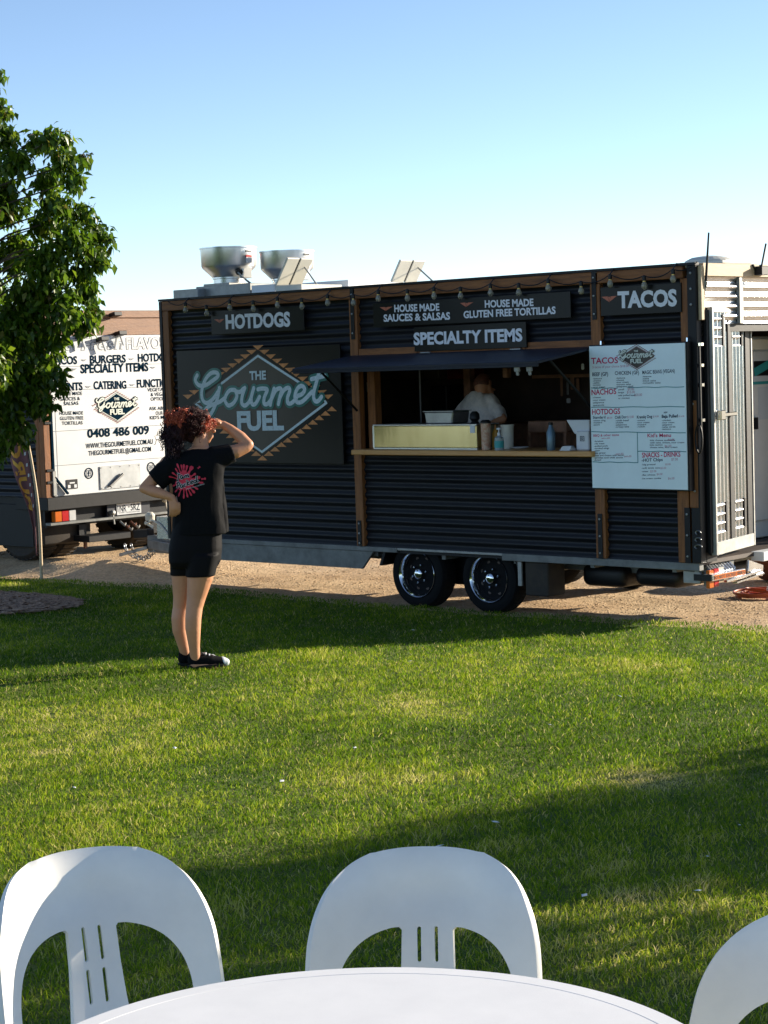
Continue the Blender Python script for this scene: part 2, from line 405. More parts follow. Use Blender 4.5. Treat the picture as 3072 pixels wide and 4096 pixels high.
def sheet(name, xs, ys, zf, material, kind='structure'):
    vs = []; nx, ny = len(xs), len(ys)
    for j, y in enumerate(ys):
        for x in xs:
            X, Y, Z = zf(x, y, j); vs.append((X, Y, Z))
    fs = [(j*nx+i, j*nx+i+1, (j+1)*nx+i+1, (j+1)*nx+i) for j in range(ny-1) for i in range(nx-1)]
    o = mesh_obj(name, vs, fs, material, shade=180); o['kind'] = kind; return o
sheet('ground', [-600, -100, -40, 40, 100, 600], [-600, -100, -30, 30, 100, 600], lambda x, y, j: (x, y, -0.60), MAT_DRY)
_lx = list(LIN(-30, -16, 15))+list(LIN(-15.9, 2, 180))+list(LIN(2.5, 30, 20))
_ly = list(LIN(-22, 0, 12))+list(LIN(0.3, 12.0, 80))+[12.3, 12.5, 12.7, 13.0]
def _lz(x, y, j):
    e = edge_y(x)
    if y >= 12.0:
        t = (y-12.0)/1.0; yy = 12.0+(e-12.0)*t
        z = lawn_z(x, yy)-0.007
        if y >= 13.0: return (x, e+0.03, GRAVEL_Z-0.05)
        return (x, yy, z)
    return (x, y, lawn_z(x, y)-0.007+0.003*noise.noise((x*0.8, y*0.8, 0)))
sheet('lawn', _lx, _ly, _lz, MAT_LAWN)
_gx = list(LIN(-45, -17, 20))+list(LIN(-16.8, -6, 220))+list(LIN(-5.5, 25, 30))
_gy = list(LIN(11.9, 16.5, 90))+[17, 18, 20, 23, 27, 32, 40]
sheet('gravel_road', _gx, _gy, lambda x, y, j: (x, y, gravel_z(x, y) + 0.014*noise.noise((x*1.3, y*2.2, 3)) + 0.008*noise.noise((x*5, y*9, 7)) - (0.0 if y < 20 else 0.006*(y-20))), MAT_GRAVEL)

# grass blades -------------------------------------------------------
def grass():
    m, nt, b = node_mat('grass_blade'); N, L = nt.nodes, nt.links
    at = N.new('ShaderNodeAttribute'); at.attribute_name = 'tint'
    r = N.new('ShaderNodeValToRGB')
    r.color_ramp.elements[0].position = 0.0; r.color_ramp.elements[0].color = (0.060, 0.125, 0.008, 1)
    r.color_ramp.elements[1].position = 1.0; r.color_ramp.elements[1].color = (0.68, 0.58, 0.27, 1)
    for p, c in ((0.35, (0.165, 0.285, 0.008, 1)), (0.62, (0.37, 0.435, 0.022, 1)), (0.82, (0.52, 0.50, 0.10, 1))):
        e = r.color_ramp.elements.new(p); e.color = c
    L.new(at.outputs['Fac'], r.inputs[0]); L.new(r.outputs[0], b.inputs['Base Color'])
    b.inputs['Roughness'].default_value = 0.6; b.inputs['Specular IOR Level'].default_value = 0.12
    tr = N.new('ShaderNodeBsdfTranslucent'); L.new(r.outputs[0], tr.inputs[0])
    ms = N.new('ShaderNodeMixShader'); ms.inputs[0].default_value = 0.5
    L.new(b.outputs[0], ms.inputs[1]); L.new(tr.outputs[0], ms.inputs[2]); L.new(ms.outputs[0], nt.nodes['Material Output'].inputs[0])
    n0 = 2000000
    x = RNG.uniform(-19.0, 1.5, n0); y = RNG.uniform(1.2, 13.2, n0)
    d = 0.66689*-x+0.74132*y; lat = 0.743*x+0.669*y
    ok = (d > 2.6) & (np.abs(lat) < 0.2*d+1.5)
    x, y, d = x[ok], y[ok], d[ok]
    dens = np.clip(1.15-(d-4.0)*0.075, 0.34, 1.0)
    ok = RNG.random(len(x)) < dens
    x, y, d = x[ok], y[ok], d[ok]
    ey = np.interp(x, EX, EY)+0.035*np.sin(x*5.1)+0.02*np.sin(x*13.7+1)+RNG.normal(0, 0.025, len(x))
    ok = y < ey
    bed = np.hypot(x+14.2, (y-10.1)) < 1.0+0.1*np.sin(x*9)
    ok &= ~bed
    x, y, d = x[ok], y[ok], d[ok]
    n = len(x)
    sm = lambda a, b, t: (lambda q: q*q*(3-2*q))(np.clip((t-a)/(b-a), 0, 1))
    z = -0.10*sm(2.5, 9.0, y)-0.20*sm(7.5, 13.2, y)-0.004
    # patchiness: summed sines as cheap noise
    def pn(fx, seed):
        r2 = np.random.default_rng(seed); s = np.zeros(n)
        for k in range(9):
            a, ph = r2.uniform(0, 6.28, 2); f = fx*r2.uniform(0.6, 1.7)
            s += np.sin((x*math.cos(a)+y*math.sin(a))*f+ph)
        return s/4.2
    big, mid, fine = pn(1.3, 1), pn(4.2, 2), pn(16, 3)
    # drier mid lawn nearer the camera, greener by the trailer
    spot = np.zeros(n)
    for u_, v_, r_, k_ in ((1600, 2800, 0.35, 0.5), (1800, 2850, 0.3, 0.45), (2660, 3130, 0.22, 0.7), (2500, 3110, 0.2, 0.5), (190, 3030, 0.10, 0.6), (900, 2740, 0.3, 0.2), (1150, 2780, 0.35, 0.25), (500, 2950, 0.5, 0.25), (1300, 3160, 0.35, 0.3), (700, 3230, 0.3, 0.25), (2300, 2850, 0.4, 0.15), (2550, 3650, 0.12, 0.4), (1750, 3120, 0.25, 0.35), (300, 2860, 0.4, 0.25)):
        q_ = onZ(u_, v_, -0.08); spot += k_*np.exp(-(((x-q_.x)**2+(y-q_.y)**2)/r_**2))
    dry = np.clip(0.36+spot+0.17*big+0.16*mid+0.16*fine-0.16*sm(7.0, 10.5, d)+0.06*sm(4.5, 5.5, d)*(1-sm(7, 9, d)), 0, 1)
    tint = np.clip(dry+RNG.normal(0, 0.21, n), 0, 1)
    tint = np.where(RNG.random(n) < 0.055+0.12*np.clip(dry-0.45, 0, 1)*2, RNG.uniform(0.75, 1.0, n), tint)
    h = np.clip(RNG.normal(0.0185, 0.007, n)*(1+0.25*mid+0.22*fine)*(1-0.5*np.clip(spot, 0, 1)), 0.007, 0.055)
    w = RNG.uniform(0.0026, 0.0046, n)*(1+np.clip((d-5)*0.05, 0, 0.55))
    ang = RNG.uniform(0, 6.283, n); lean = np.abs(RNG.normal(0, 0.95, n))+0.2; la = RNG.uniform(0, 6.283, n)
    bx, by = np.cos(ang)*w/2, np.sin(ang)*w/2
    lx, ly = np.cos(la)*h*lean, np.sin(la)*h*lean
    V = np.empty((n, 5, 3))
    V[:, 0] = np.c_[x-bx, y-by, z]; V[:, 1] = np.c_[x+bx, y+by, z]
    mxx, myy, mz = x+lx*0.35, y+ly*0.35, z+h*0.62
    V[:, 2] = np.c_[mxx+bx*0.8, myy+by*0.8, mz]; V[:, 3] = np.c_[mxx-bx*0.8, myy-by*0.8, mz]
    V[:, 4] = np.c_[x+lx, y+ly, z+h]
    me = bpy.data.meshes.new('grass'); me.vertices.add(n*5); me.vertices.foreach_set('co', V.ravel())
    base = np.arange(n)*5
    loops = np.c_[base, base+1, base+2, base+3, base+3, base+2, base+4].ravel()
    me.loops.add(n*7); me.loops.foreach_set('vertex_index', loops.astype(np.int32))
    me.polygons.add(n*2)
    st = np.c_[np.arange(n)*7, np.arange(n)*7+4].ravel()
    me.polygons.foreach_set('loop_start', st.astype(np.int32))
    a = me.attributes.new('tint', 'FLOAT', 'POINT'); a.data.foreach_set('value', np.repeat(tint, 5).astype(np.float32))
    me.update(calc_edges=True); me.materials.append(m)
    o = bpy.data.objects.new('grass', me); link(o); tag(o, 'short green lawn grass with dry straw patches', None, None, 'stuff')
    return n
print('blades', grass())

# loose gravel stones --------------------------------------------------
def scatter_chips(name, pts, size, material, flat=0.6, long=1.0):
    n = len(pts); V = np.empty((n, 6, 3)); base6 = np.array([(1, 0, 0), (0, 1, 0), (-1, 0, 0), (0, -1, 0), (0, 0, 1), (0, 0, -1)], float)
    for i, (px, py, pz) in enumerate(pts):
        s = size*RNG.uniform(0.5, 1.5); a = RNG.uniform(0, 6.283)
        q = base6*np.array([s*long, s, s*flat])*RNG.uniform(0.7, 1.2, (6, 3))
        ca, sa = math.cos(a), math.sin(a); tl = RNG.normal(0, 0.35)
        X = q[:, 0]*ca-q[:, 1]*sa; Y = q[:, 0]*sa+q[:, 1]*ca; Z = q[:, 2]+X*tl*0.5
        V[i] = np.c_[X+px, Y+py, Z+pz+s*flat*0.4]
    tri = np.array([(0, 1, 4), (1, 2, 4), (2, 3, 4), (3, 0, 4), (1, 0, 5), (2, 1, 5), (3, 2, 5), (0, 3, 5)])
    Fc = (np.arange(n)[:, None, None]*6+tri[None]).reshape(-1, 3)
    o = mesh_obj(name, V.reshape(-1, 3).tolist(), Fc.tolist(), material); o['kind'] = 'stuff'; return o
M['stone'] = mat('gravel_stone', (0.48, 0.34, 0.21), 0.9, scale=40, col2=(0.74, 0.58, 0.40))
_p = []
while len(_p) < 7000:
    x, y = random.uniform(-17, -6.5), random.uniform(12.5, 18)
    if y > edge_y(x)+0.02: _p.append((x, y, gravel_z(x, y)+0.014*noise.noise((x*1.3, y*2.2, 3))+0.008*noise.noise((x*5, y*9, 7))))
tag(scatter_chips('gravel_stones', _p, 0.008, M['stone']), 'loose tan gravel stones on the vehicle track')
# mulch bed
M['mulch'] = mat('bark_mulch', (0.12, 0.065, 0.04), 0.9, scale=30, col2=(0.58, 0.37, 0.24))
MUL = (-14.2, 10.1)
_vs = [(MUL[0], MUL[1], lawn_z(*MUL)+0.09)]; _fs = []
for r_, h_ in ((0.4, 0.085), (0.7, 0.06), (0.95, 0.025), (1.08, -0.02)):
    for k in range(32):
        a = k/32*6.2832; rr = r_*(1+0.05*math.sin(3*a+1)+0.03*math.sin(7*a))
        _vs.append((MUL[0]+rr*math.cos(a), MUL[1]+rr*math.sin(a), lawn_z(MUL[0], MUL[1]+rr*math.sin(a))+h_))
for k in range(32): _fs.append((0, 1+k, 1+(k+1) % 32))
for q in range(3):
    for k in range(32): _fs.append((1+q*32+k, 1+(q+1)*32+k, 1+(q+1)*32+(k+1) % 32, 1+q*32+(k+1) % 32))
_mb = mesh_obj('mulch_bed', _vs, _fs, M['mulch'], shade=180); tag(_mb, 'round bed of brown bark mulch under the tree', None, None, 'stuff')
_p = []
for _ in range(5200):
    a = random.uniform(0, 6.2832); r_ = 1.12*math.sqrt(random.random()); x = MUL[0]+r_*math.cos(a); y = MUL[1]+r_*math.sin(a)
    _p.append((x, y, lawn_z(x, y)+0.085*(1-(r_/1.15)**2)+random.uniform(0, 0.012)))
tag(scatter_chips('bark_chips', _p, 0.020, M['mulch'], 0.4, 2.4), 'loose brown bark chips in the mulch bed')

M['petal'] = mat('white_petal', (0.75, 0.75, 0.72), 0.7)
_p = []
for u, v in ((1758, 3440), (2340, 3650), (2830, 3470), (2796, 3622), (1650, 2448), (1760, 2446), (2960, 3330), (1640, 2610), (2200, 2900), (700, 3020), (1420, 3010), (2480, 2760), (1130, 3160), (3000, 2640), (300, 3200), (1980, 3330)):
    q = onZ(u, v, -0.08); _p.append((q.x, q.y, lawn_z(q.x, q.y)+0.018))
tag(scatter_chips('petals', _p, 0.009, M['petal'], 0.3, 1.6), 'scattered white petals fallen on the lawn')

# ================================================================== FOOD TRAILER
TX0, TX1 = -14.30, -8.18          # ends
TY0, TY1 = 12.76, 15.10           # front, back
TZ0, TZ1 = 0.19, 2.50             # floor edge, roof top
XM, X3, XR = -11.751, -9.126, -8.294
ZC = 1.059                        # counter top
YF = 12.775                       # wall sheet middle plane
trailer = thing('food_trailer', 'long black corrugated food trailer with timber posts and an open serving hatch', 'food trailer', (-11.2, 13.9, GRAVEL_Z))
C1 = crop(600, 900, 1659/900); C2 = crop(1350, 1000, 1.58); C3 = crop(1350, 1400, 1.58); C4 = crop(2250, 900, 2.018); C5 = crop(2300, 1340, 3.318); C7 = crop(1380, 1380, 3.19)
def fy(y): return lambda u, v: onY(u, v, y)
def corrugated(name, x0, x1, z0, z1, y, material=None, parent=trailer, amp=0.009, pitch=0.076, thick=0.004):
    n = max(2, int((z1-z0)/pitch*8)); P = []
    for i in range(n+1):
        z = z0+(z1-z0)*i/n
        P.append((y-amp*math.cos(2*math.pi*(z-TZ0)/pitch), z))
    vs = []; fs = []
    for yy, z in P: vs += [(x0, yy, z), (x1, yy, z)]
    for i in range(n): fs.append((2*i, 2*i+1, 2*i+3, 2*i+2))
    k = len(vs)
    vs += [(a, b+thick+2*amp, c) for a, b, c in vs]
    fs += [(k+2*i+2, k+2*i+3, k+2*i+1, k+2*i) for i in range(n)]
    fs += [(2*i, 2*i+2, k+2*i+2, k+2*i) for i in range(n)]+[(2*i+1, k+2*i+1, k+2*i+3, 2*i+3) for i in range(n)]
    fs += [(0, k, k+1, 1), (2*n, 2*n+1, k+2*n+1, k+2*n)]
    return mesh_obj(name, vs, fs, material or M['dark_sheet'], parent, shade=50)
ZW = onY(1500, 1412, 12.75).z      # underside of the beam above the hatch
corrugated('wall_sheet', TX0+0.05, XM-0.02, TZ0, TZ1-0.10, YF)
corrugated('wall_sheet', XM+0.02, X3-0.02, TZ0, ZC-0.05, YF)
corrugated('wall_sheet', XM+0.02, X3-0.02, ZW+0.03, TZ1-0.10, YF)
corrugated('wall_sheet', X3+0.02, TX1-0.09, TZ0, TZ1-0.10, YF)
MB().box(TX0, TX1-0.02, TY0+0.02, TY1, TZ1-0.035, TZ1-0.004).build('roof_panel', M['white_paint'], trailer)
# interior shell
MB().box(TX0+0.02, TX1-0.08, TY1-0.06, TY1, TZ0, TZ1-0.04).build('rear_wall', M['interior'], trailer)
MB().box(TX0, TX0+0.04, TY0+0.05, TY1-0.062, TZ0, TZ1-0.04).build('end_wall', M['dark_sheet'], trailer)
MB().box(TX0+0.02, TX1-0.03, TY0+0.05, TY1-0.062, TZ0-0.02, TZ0+0.012).build('floor_panel', M['interior'], trailer)
MB().box(TX0+0.05, TX1-0.05, TY0+0.05, TY1-0.07, TZ1-0.07, TZ1-0.04).build('ceiling_panel', M['interior'], trailer)
# timber frame
bz0 = TZ1-0.115
for a, b in ((TX0+0.03, XM-0.024), (XM+0.024, X3-0.024), (X3+0.024, TX1-0.12)):
    MB().box(a, b, TY0-0.028, TY0+0.045, bz0, TZ1-0.022).build('roof_beam', M['wood_h'], trailer, bevel=0.004)
MB().box(TX0-0.01, TX1, TY0-0.036, TY0+0.02, TZ1-0.020, TZ1).build('roof_trim', M['black_steel'], trailer)
def post(xc, w, z0, z1, y0=TY0-0.026):
    return MB().box(xc-w/2, xc+w/2, y0, TY0+0.04, z0, z1).build('post', M['wood'], trailer, bevel=0.004)
post(TX0+0.075, 0.085, TZ0, bz0-0.002); post(XM, 0.092, TZ0, bz0-0.002); post(X3, 0.096, TZ0, bz0-0.002)
post(XR+0.01, 0.085, 1.45, bz0-0.002)
post(XR-0.045, 0.105, TZ0, 1.447); post(XR+0.062, 0.075, 0.62, 1.447, TY0-0.034)
MB().box(XM+0.062, XM+0.150, TY0+0.062, TY0+0.15, ZC, ZW-0.02).build('window_post', M['wood'], trailer, bevel=0.004)
MB().box(TX0-0.008, TX0+0.028, TY0-0.03, TY0+0.05, TZ0-0.02, TZ1-0.022).build('corner_trim', M['black_steel'], trailer)
MB().box(TX1-0.082, TX1-0.002, TY0-0.03, TY0+0.05, TZ0, TZ1-0.022).build('corner_post', M['black_steel'], trailer, bevel=0.004)
def strap(xc, z0, z1, w=0.042, bolts=(0.12, 0.5, 0.88)):
    s = MB().box(xc-w/2, xc+w/2, TY0-0.034, TY0-0.0285, z0, z1).build('steel_strap', M['black_steel'], trailer)
    for t in bolts:
        MB().lathe([(0.009, 0), (0.009, 0.006), (0.004, 0.009)], (xc, TY0-0.0345, z0+(z1-z0)*t), (0, -1, 0), 8).build('bolt', M['galv'], s, shade=40)
strap(XM, 2.03, TZ1-0.022); strap(X3-0.004, 2.10, TZ1-0.022); strap(XM, TZ0, 0.42); strap(X3, TZ0, 0.55); strap(XR-0.005, TZ0, 0.62, 0.05)
for z in (2.42, 2.30, 2.18, 1.42, 0.75):
    MB().lathe([(0.010, 0), (0.010, 0.006), (0.004, 0.009)], (TX1-0.045, TY0-0.031, z), (0, -1, 0), 8).build('bolt', M['galv'], trailer, shade=40)
# beam above the hatch, in two lengths beside the specialty sign
zb0 = onY(1700, 1413, 12.75).z
xs0, xs1 = onY(1655, 1400, 12.72).x, onY(2104, 1380, 12.72).x
MB().box(XM+0.05, xs0+0.02, TY0-0.02, TY0+0.03, zb0-0.005, zb0+0.058).build('window_beam', M['wood_h'], trailer, bevel=0.003)
MB().box(xs0+0.025, xs1-0.025, TY0-0.02, TY0+0.03, zb0-0.005, zb0+0.028).build('window_beam', M['wood_h'], trailer, bevel=0.003)
MB().box(xs1-0.02, X3-0.05, TY0-0.02, TY0+0.03, zb0-0.005, zb0+0.058).build('window_beam', M['wood_h'], trailer, bevel=0.003)
# counter
MB().box(XM+0.055, X3+0.03, TY0-0.17, TY0+0.32, ZC-0.045, ZC).build('counter', M['counter'], trailer, bevel=0.006)
# hatch, hinged under the beam and propped out
aw0 = Vector((XM-0.03, TY0-0.03, zb0-0.008)); AWL = 0.76
ptip = onY(1216, 1478, TY0-0.03-AWL*0.97)
adir = Vector((0, ptip.y-aw0.y, ptip.z-aw0.z)).normalized()
ax1 = X3-0.02
an = Vector((0, -adir.z, adir.y)); an = an if an.z > 0 else -an
mid = Vector(((aw0.x+ax1)/2, aw0.y, aw0.z))+adir*AWL/2
aw = MB().obox(mid, (1, 0, 0), adir, an, (ax1-aw0.x)/2, AWL/2, 0.012)
aw.obox(mid+adir*(AWL/2-0.012)-an*0.022, (1, 0, 0), adir, an, (ax1-aw0.x)/2, 0.012, 0.012)
hatch = aw.build('awning_hatch', M['awning'], trailer, bevel=0.003)
for u in (1703, 2064):
    x = onY(u, 1415, 12.73).x
    MB().box(x-0.055, x+0.055, TY0-0.045, TY0-0.02, zb0-0.022, zb0+0.012).build('hinge', M['galv'], hatch, bevel=0.003)
for x in (ax1-0.22, ax1-0.10):
    pt = Vector((x, aw0.y, aw0.z))+adir*(AWL-0.03)-an*0.03
    MB().obox(pt-an*0.02, (1, 0, 0), adir, an, 0.022, 0.014, 0.022).obox(pt-an*0.05, (1, 0, 0), adir, an, 0.012, 0.008, 0.022).build('latch', M['galv'], hatch, bevel=0.004)
MB().tube([aw0+Vector((0.06, -0.01, -0.02))+adir*0.50, (XM+0.035, TY0-0.05, ZC+0.34)], 0.011, 8).build('gas_strut', M['black_plastic'], trailer, shade=60)
MB().tube([Vector((ax1-0.06, aw0.y-0.01, aw0.z-0.02))+adir*0.50, (X3-0.04, TY0-0.05, ZC+0.34)], 0.011, 8).build('gas_strut', M['black_plastic'], trailer, shade=60)

# ---------------------------------------------------------------- sign boards
SY = TY0-0.040
def board(px, y=SY, thick=0.016, m='sign'):
    P = [onY(u, v, y) for u, v in px]
    x0 = (P[0].x+P[3].x)/2; x1 = (P[1].x+P[2].x)/2; z1 = (P[0].z+P[1].z)/2; z0 = (P[2].z+P[3].z)/2
    return MB().box(x0, x1, y, y+thick, z0, z1).build('sign_board', M[m], trailer, bevel=0.002), (x0, x1, z0, z1)
def face(): return Flat(fy(SY), (1, 0, 0), (0, -1, 0))
def emblem(px, parent, on=None, ex=(1, 0, 0), n=(0, -1, 0), m='emblem'):
    """small winged triangle printed before the words: left, right, tip"""
    (x0, y0), (x1, y1), (xt, yt) = px
    f = Flat(on or fy(SY), ex, n)
    xm, ym = (x0+x1)/2, (y0+y1)/2
    f.poly([(x0, y0), (xt, yt), (xm-(x1-x0)*0.10, ym)], 0.002)
    f.poly([(x1, y1), (xm+(x1-x0)*0.10, ym), (xt, yt)], 0.002)
    f.poly([(xm-(x1-x0)*0.07, ym+2), (xt, yt-3), (xm+(x1-x0)*0.07, ym+2)], 0.002)
    return f.build('emblem', M[m], parent)
B1, _ = board([C1(447, 640), C1(1130, 590), C1(1138, 770), C1(455, 815)]); B1['label'] = 'black sign reading HOTDOGS'
face().text('HOTDOGS', C1(560, 763), C1(1036, 743), 52, 0.045, 0.002).build('lettering', M['sign_text'], B1)
emblem((C1(474, 697), C1(549, 693), C1(515, 722)), B1)
B2, _ = board([C2(222, 330), C2(1475, 268), C2(1470, 436), C2(228, 482)]); B2['label'] = 'long black sign about house made sauces and tortillas'
face().text('HOUSE MADE', C2(360, 391), C2(645, 382), 27, 0.035, 0.002).text('SAUCES & SALSAS', C2(293, 452), C2(713, 438), 27, 0.035, 0.002).text('HOUSE MADE', C2(932, 363), C2(1240, 352), 27, 0.035, 0.002).text('GLUTEN FREE TORTILLAS', C2(798, 430), C2(1380, 402), 27, 0.035, 0.002).build('lettering', M['sign_text'], B2)
emblem((C2(268, 362), C2(348, 358), C2(305, 385)), B2); emblem((C2(775, 335), C2(858, 330), C2(812, 360)), B2)
B3, _ = board([C2(482, 488), C2(1190, 452), C2(1194, 618), C2(486, 640)], y=SY-0.004); B3['label'] = 'black sign reading SPECIALTY ITEMS'
face().text('SPECIALTY ITEMS', C2(485, 598), C2(1172, 573), 46, 0.04, 0.006).build('lettering', M['sign_text'], B3)
B4, _ = board([C4(305, 492), C4(957, 478), C4(957, 706), C4(310, 733)]); B4['label'] = 'black sign reading TACOS'
face().text('TACOS', C4(447, 665), C4(925, 648), 60, 0.045, 0.002).build('lettering', M['sign_text'], B4)
emblem((C4(315, 580), C4(440, 572), C4(378, 622)), B4)
# the big logo board
B5, (bx0, bx1, bz0_, bz1_) = board([C1(225, 937), C1(1395, 868), C1(1430, 1735), (707, 1862)], thick=0.02); B5['label'] = 'large black board with the diamond logo'
def cw(x, y): return onY(*C1(x, y), SY)          # crop pixel to board plane
LC = cw(822, 1308)
def rel(x, y):
    p = cw(x, y); return (p.x-LC.x, p.z-LC.z)
LOGO_FRINGE_T = [[rel(797+s*47*k-38, 890+33*k), rel(797+s*47*k+38, 886+33*k), rel(797+s*47*k, 922+33*k)] for k in range(0, 12) for s in ((1,) if k == 0 else (-1, 1)) if not (s < 0 and k in (7, 8))]
LOGO_FRINGE_B = [[rel(830+s*46.5*k-37, 1735-33*k), rel(830+s*46.5*k, 1700-33*k), rel(830+s*46.5*k+37, 1735-33*k)] for k in range(0, 12) for s in ((1,) if k == 0 else (-1, 1))]
LOGO_DIAMOND = [rel(797, 945), rel(1322, 1302), rel(828, 1690), rel(318, 1315)]
LOGO_LINES = [[rel(530, 1168), rel(797, 965), rel(1112, 1168)], [rel(1292, 1300), rel(1306, 1308), rel(827, 1673), rel(478, 1428)], [rel(372, 1300), rel(338, 1318), rel(396, 1362)]]
_G = [
 [(352, 1108), (338, 1142), (362, 1180), (412, 1182), (462, 1150), (505, 1115), (497, 1090), (455, 1092), (412, 1140), (386, 1220), (392, 1288), (425, 1312), (470, 1280), (510, 1222)],
 [(516, 1200), (505, 1262), (478, 1345), (445, 1402), (415, 1410), (406, 1376), (440, 1336), (520, 1302), (562, 1268)],
 [(628, 1216), (588, 1222), (556, 1282), (580, 1330), (620, 1312), (645, 1262), (632, 1218)],
 [(640, 1228), (668, 1230), (694, 1206)],
 [(704, 1200), (684, 1262), (682, 1315), (708, 1330), (742, 1292), (768, 1204)],
 [(770, 1202), (752, 1268), (756, 1318), (782, 1318), (812, 1266)],
 [(800, 1212), (826, 1206), (862, 1208), (868, 1222), (848, 1270), (846, 1316), (872, 1318), (902, 1280)],
 [(920, 1206), (904, 1262), (892, 1326)],
 [(898, 1290), (930, 1222), (962, 1204), (974, 1222), (962, 1270), (952, 1320)],
 [(958, 1284), (990, 1220), (1024, 1200), (1036, 1220), (1020, 1270), (1022, 1312), (1050, 1312), (1086, 1274)],
 [(1084, 1262), (1126, 1246), (1146, 1210), (1124, 1186), (1092, 1206), (1074, 1262), (1088, 1304), (1122, 1304), (1162, 1270), (1200, 1228)],
 [(1252, 1084), (1232, 1160), (1212, 1240), (1218, 1292), (1244, 1298), (1270, 1266)],
 [(1196, 1136), (1244, 1124), (1294, 1112)],
]
LOGO_SCRIPT = [[rel(*p) for p in spline(q, 5)] for q in _G]
LOGO_W = abs(rel(1306, 1308)[0])
def logo(board_o, center, ex, n, k, mats, strokew=0.040, outline=0.085, on=None, small=False):
    """the diamond logo, drawn at scale k about center"""
    ex, n, center = Vector(ex), Vector(n), Vector(center)
    def W(p): return center+ex*(p[0]*k)+Vector((0, 0, p[1]*k))
    f = Flat(None, ex, n); f.polyw([W(p) for p in LOGO_DIAMOND], 0.0015).build('emblem', mats[0], board_o)
    f = Flat(None, ex, n)
    for t in LOGO_FRINGE_T+LOGO_FRINGE_B: f.polyw([W(p) for p in t], 0.002)
    f.build('emblem', mats[1], board_o)
    f = Flat(None, ex, n)
    for l in LOGO_LINES: f.stroke([W(p) for p in l], 0.024*k, 0.0025)
    f.build('emblem', mats[2], board_o)
    f = Flat(None, ex, n)
    for l in LOGO_SCRIPT: f.stroke([W(p) for p in l], outline*k, 0.0032)
    f.build('emblem', mats[3], board_o)
    f = Flat(None, ex, n)
    for l in LOGO_SCRIPT: f.stroke([W(p) for p in l], strokew*k, 0.0065)
    def T(t, a, b, cap, bold):
        V, Fc = glyphs(t, bold); pa, pb = W(a), W(b); x0, x1 = V[:, 0].min(), V[:, 0].max(); q = len(f.v)
        for x, y in V:
            t_ = (x-x0)/(x1-x0); f.v.append(pa+(pb-pa)*t_+Vector((0, 0, y/CAP*cap*k))+n*0.0062)
        f.f.extend([tuple(i+q for i in fc) for fc in Fc])
    T('THE', rel(738, 1141), rel(860, 1136), 0.075, 0.04)
    T('FUEL', rel(648, 1511), rel(992, 1505), 0.165, 0.045)
    f.build('lettering', mats[4], board_o)
logo(B5, (LC.x, SY, LC.z), (1, 0, 0), (0, -1, 0), 1.0, [M['diamond'], M['orange'], M['sign_text_off'], M['teal'], M['sign_text_off']])
# ---------------------------------------------------------------- roof equipment
def exhaust_fan(u, vbase, vtop, halfpx, y):
    c = onY(u, vbase, y); s = depth(c)/FPX
    R0 = halfpx*s; H = (vbase-vtop)*s
    p = [(R0*0.56, 0), (R0*0.56, H*0.13), (R0*0.60, H*0.14), (R0*0.60, H*0.18), (R0*0.94, H*0.44), (R0*0.98, H*0.50), (R0, H*0.96), (R0*1.03, H*0.965), (R0*1.03, H), (R0*0.97, H*1.002), (R0*0.94, H*0.60), (R0*0.5, H*0.45)]
    o = MB().lathe(p, c, n=48).build('exhaust_fan', M['stainless'], trailer, shade=35)
    q = c+Vector((R0*0.76, -R0*0.26, H*0.30))
    MB().lathe([(0.034, 0), (0.034, 0.03), (0.02, 0.034)], q, (0.9, -0.4, -0.2), 16).build('cable_entry', M['black_plastic'], o, shade=40)
    MB().obox(c+Vector((R0*0.78, R0*0.06, H*0.28)), (0.1, 1, 0), (-1, 0.1, 0), (0, 0, 1), 0.06, 0.03, 0.055).build('junction_box', M['stainless'], o, bevel=0.006)
    a = math.radians(2); t = Vector((-math.sin(a), math.cos(a), 0)); nn = Vector((math.cos(a), math.sin(a), 0))
    for zz, hh, mm in ((0.62, 0.030, 'white_plastic'), (0.72, 0.012, 'red'), (0.86, 0.008, 'black_plastic')):
        MB().obox(c+nn*(R0*1.0)+Vector((0, 0, H*zz)), t, nn, (0, 0, 1), 0.04, 0.004, hh).build('label_plate', M[mm], o)
    MB().box(c.x-R0*0.66, c.x+R0*0.66, c.y-R0*0.66, c.y+R0*0.66, TZ1-0.01, c.z+0.004).build('fan_base', M['galv'], o, bevel=0.004)
    return o, c, R0
fan1, fc1, fr = exhaust_fan(918, 1136, 992, 112, 13.65)
fan2, fc2, _r = exhaust_fan(1151, 1140, 1006, 108, 13.85)
MB().tube([fc1+Vector((fr*0.75, -0.1, 0.12)), fc1+Vector((fr*1.0, -0.1, 0.06)), fc1+Vector((fr*1.3, -0.05, -0.02))], 0.010, 6).build('fan_cable', M['galv'], fan1, shade=60)
def roofbox(u0, u1, vt, y0, y1, m='white_paint', name='roof_flashing'):
    a = onY(u0, vt, y0); b = onY(u1, vt, y0)
    return MB().box(a.x, b.x, y0, y1, TZ1-0.006, max(TZ1+0.02, (a.z+b.z)/2)).build(name, M[m], trailer, bevel=0.004)
roofbox(692, 790, 1158, 12.95, 13.3, 'galv'); roofbox(783, 1000, 1140, 13.05, 14.2, 'galv'); roofbox(1005, 1098, 1139, 13.02, 13.9)
roofbox(1100, 1205, 1140, 12.95, 13.5, 'cream'); roofbox(1100, 1392, 1130, 13.6, 14.4)
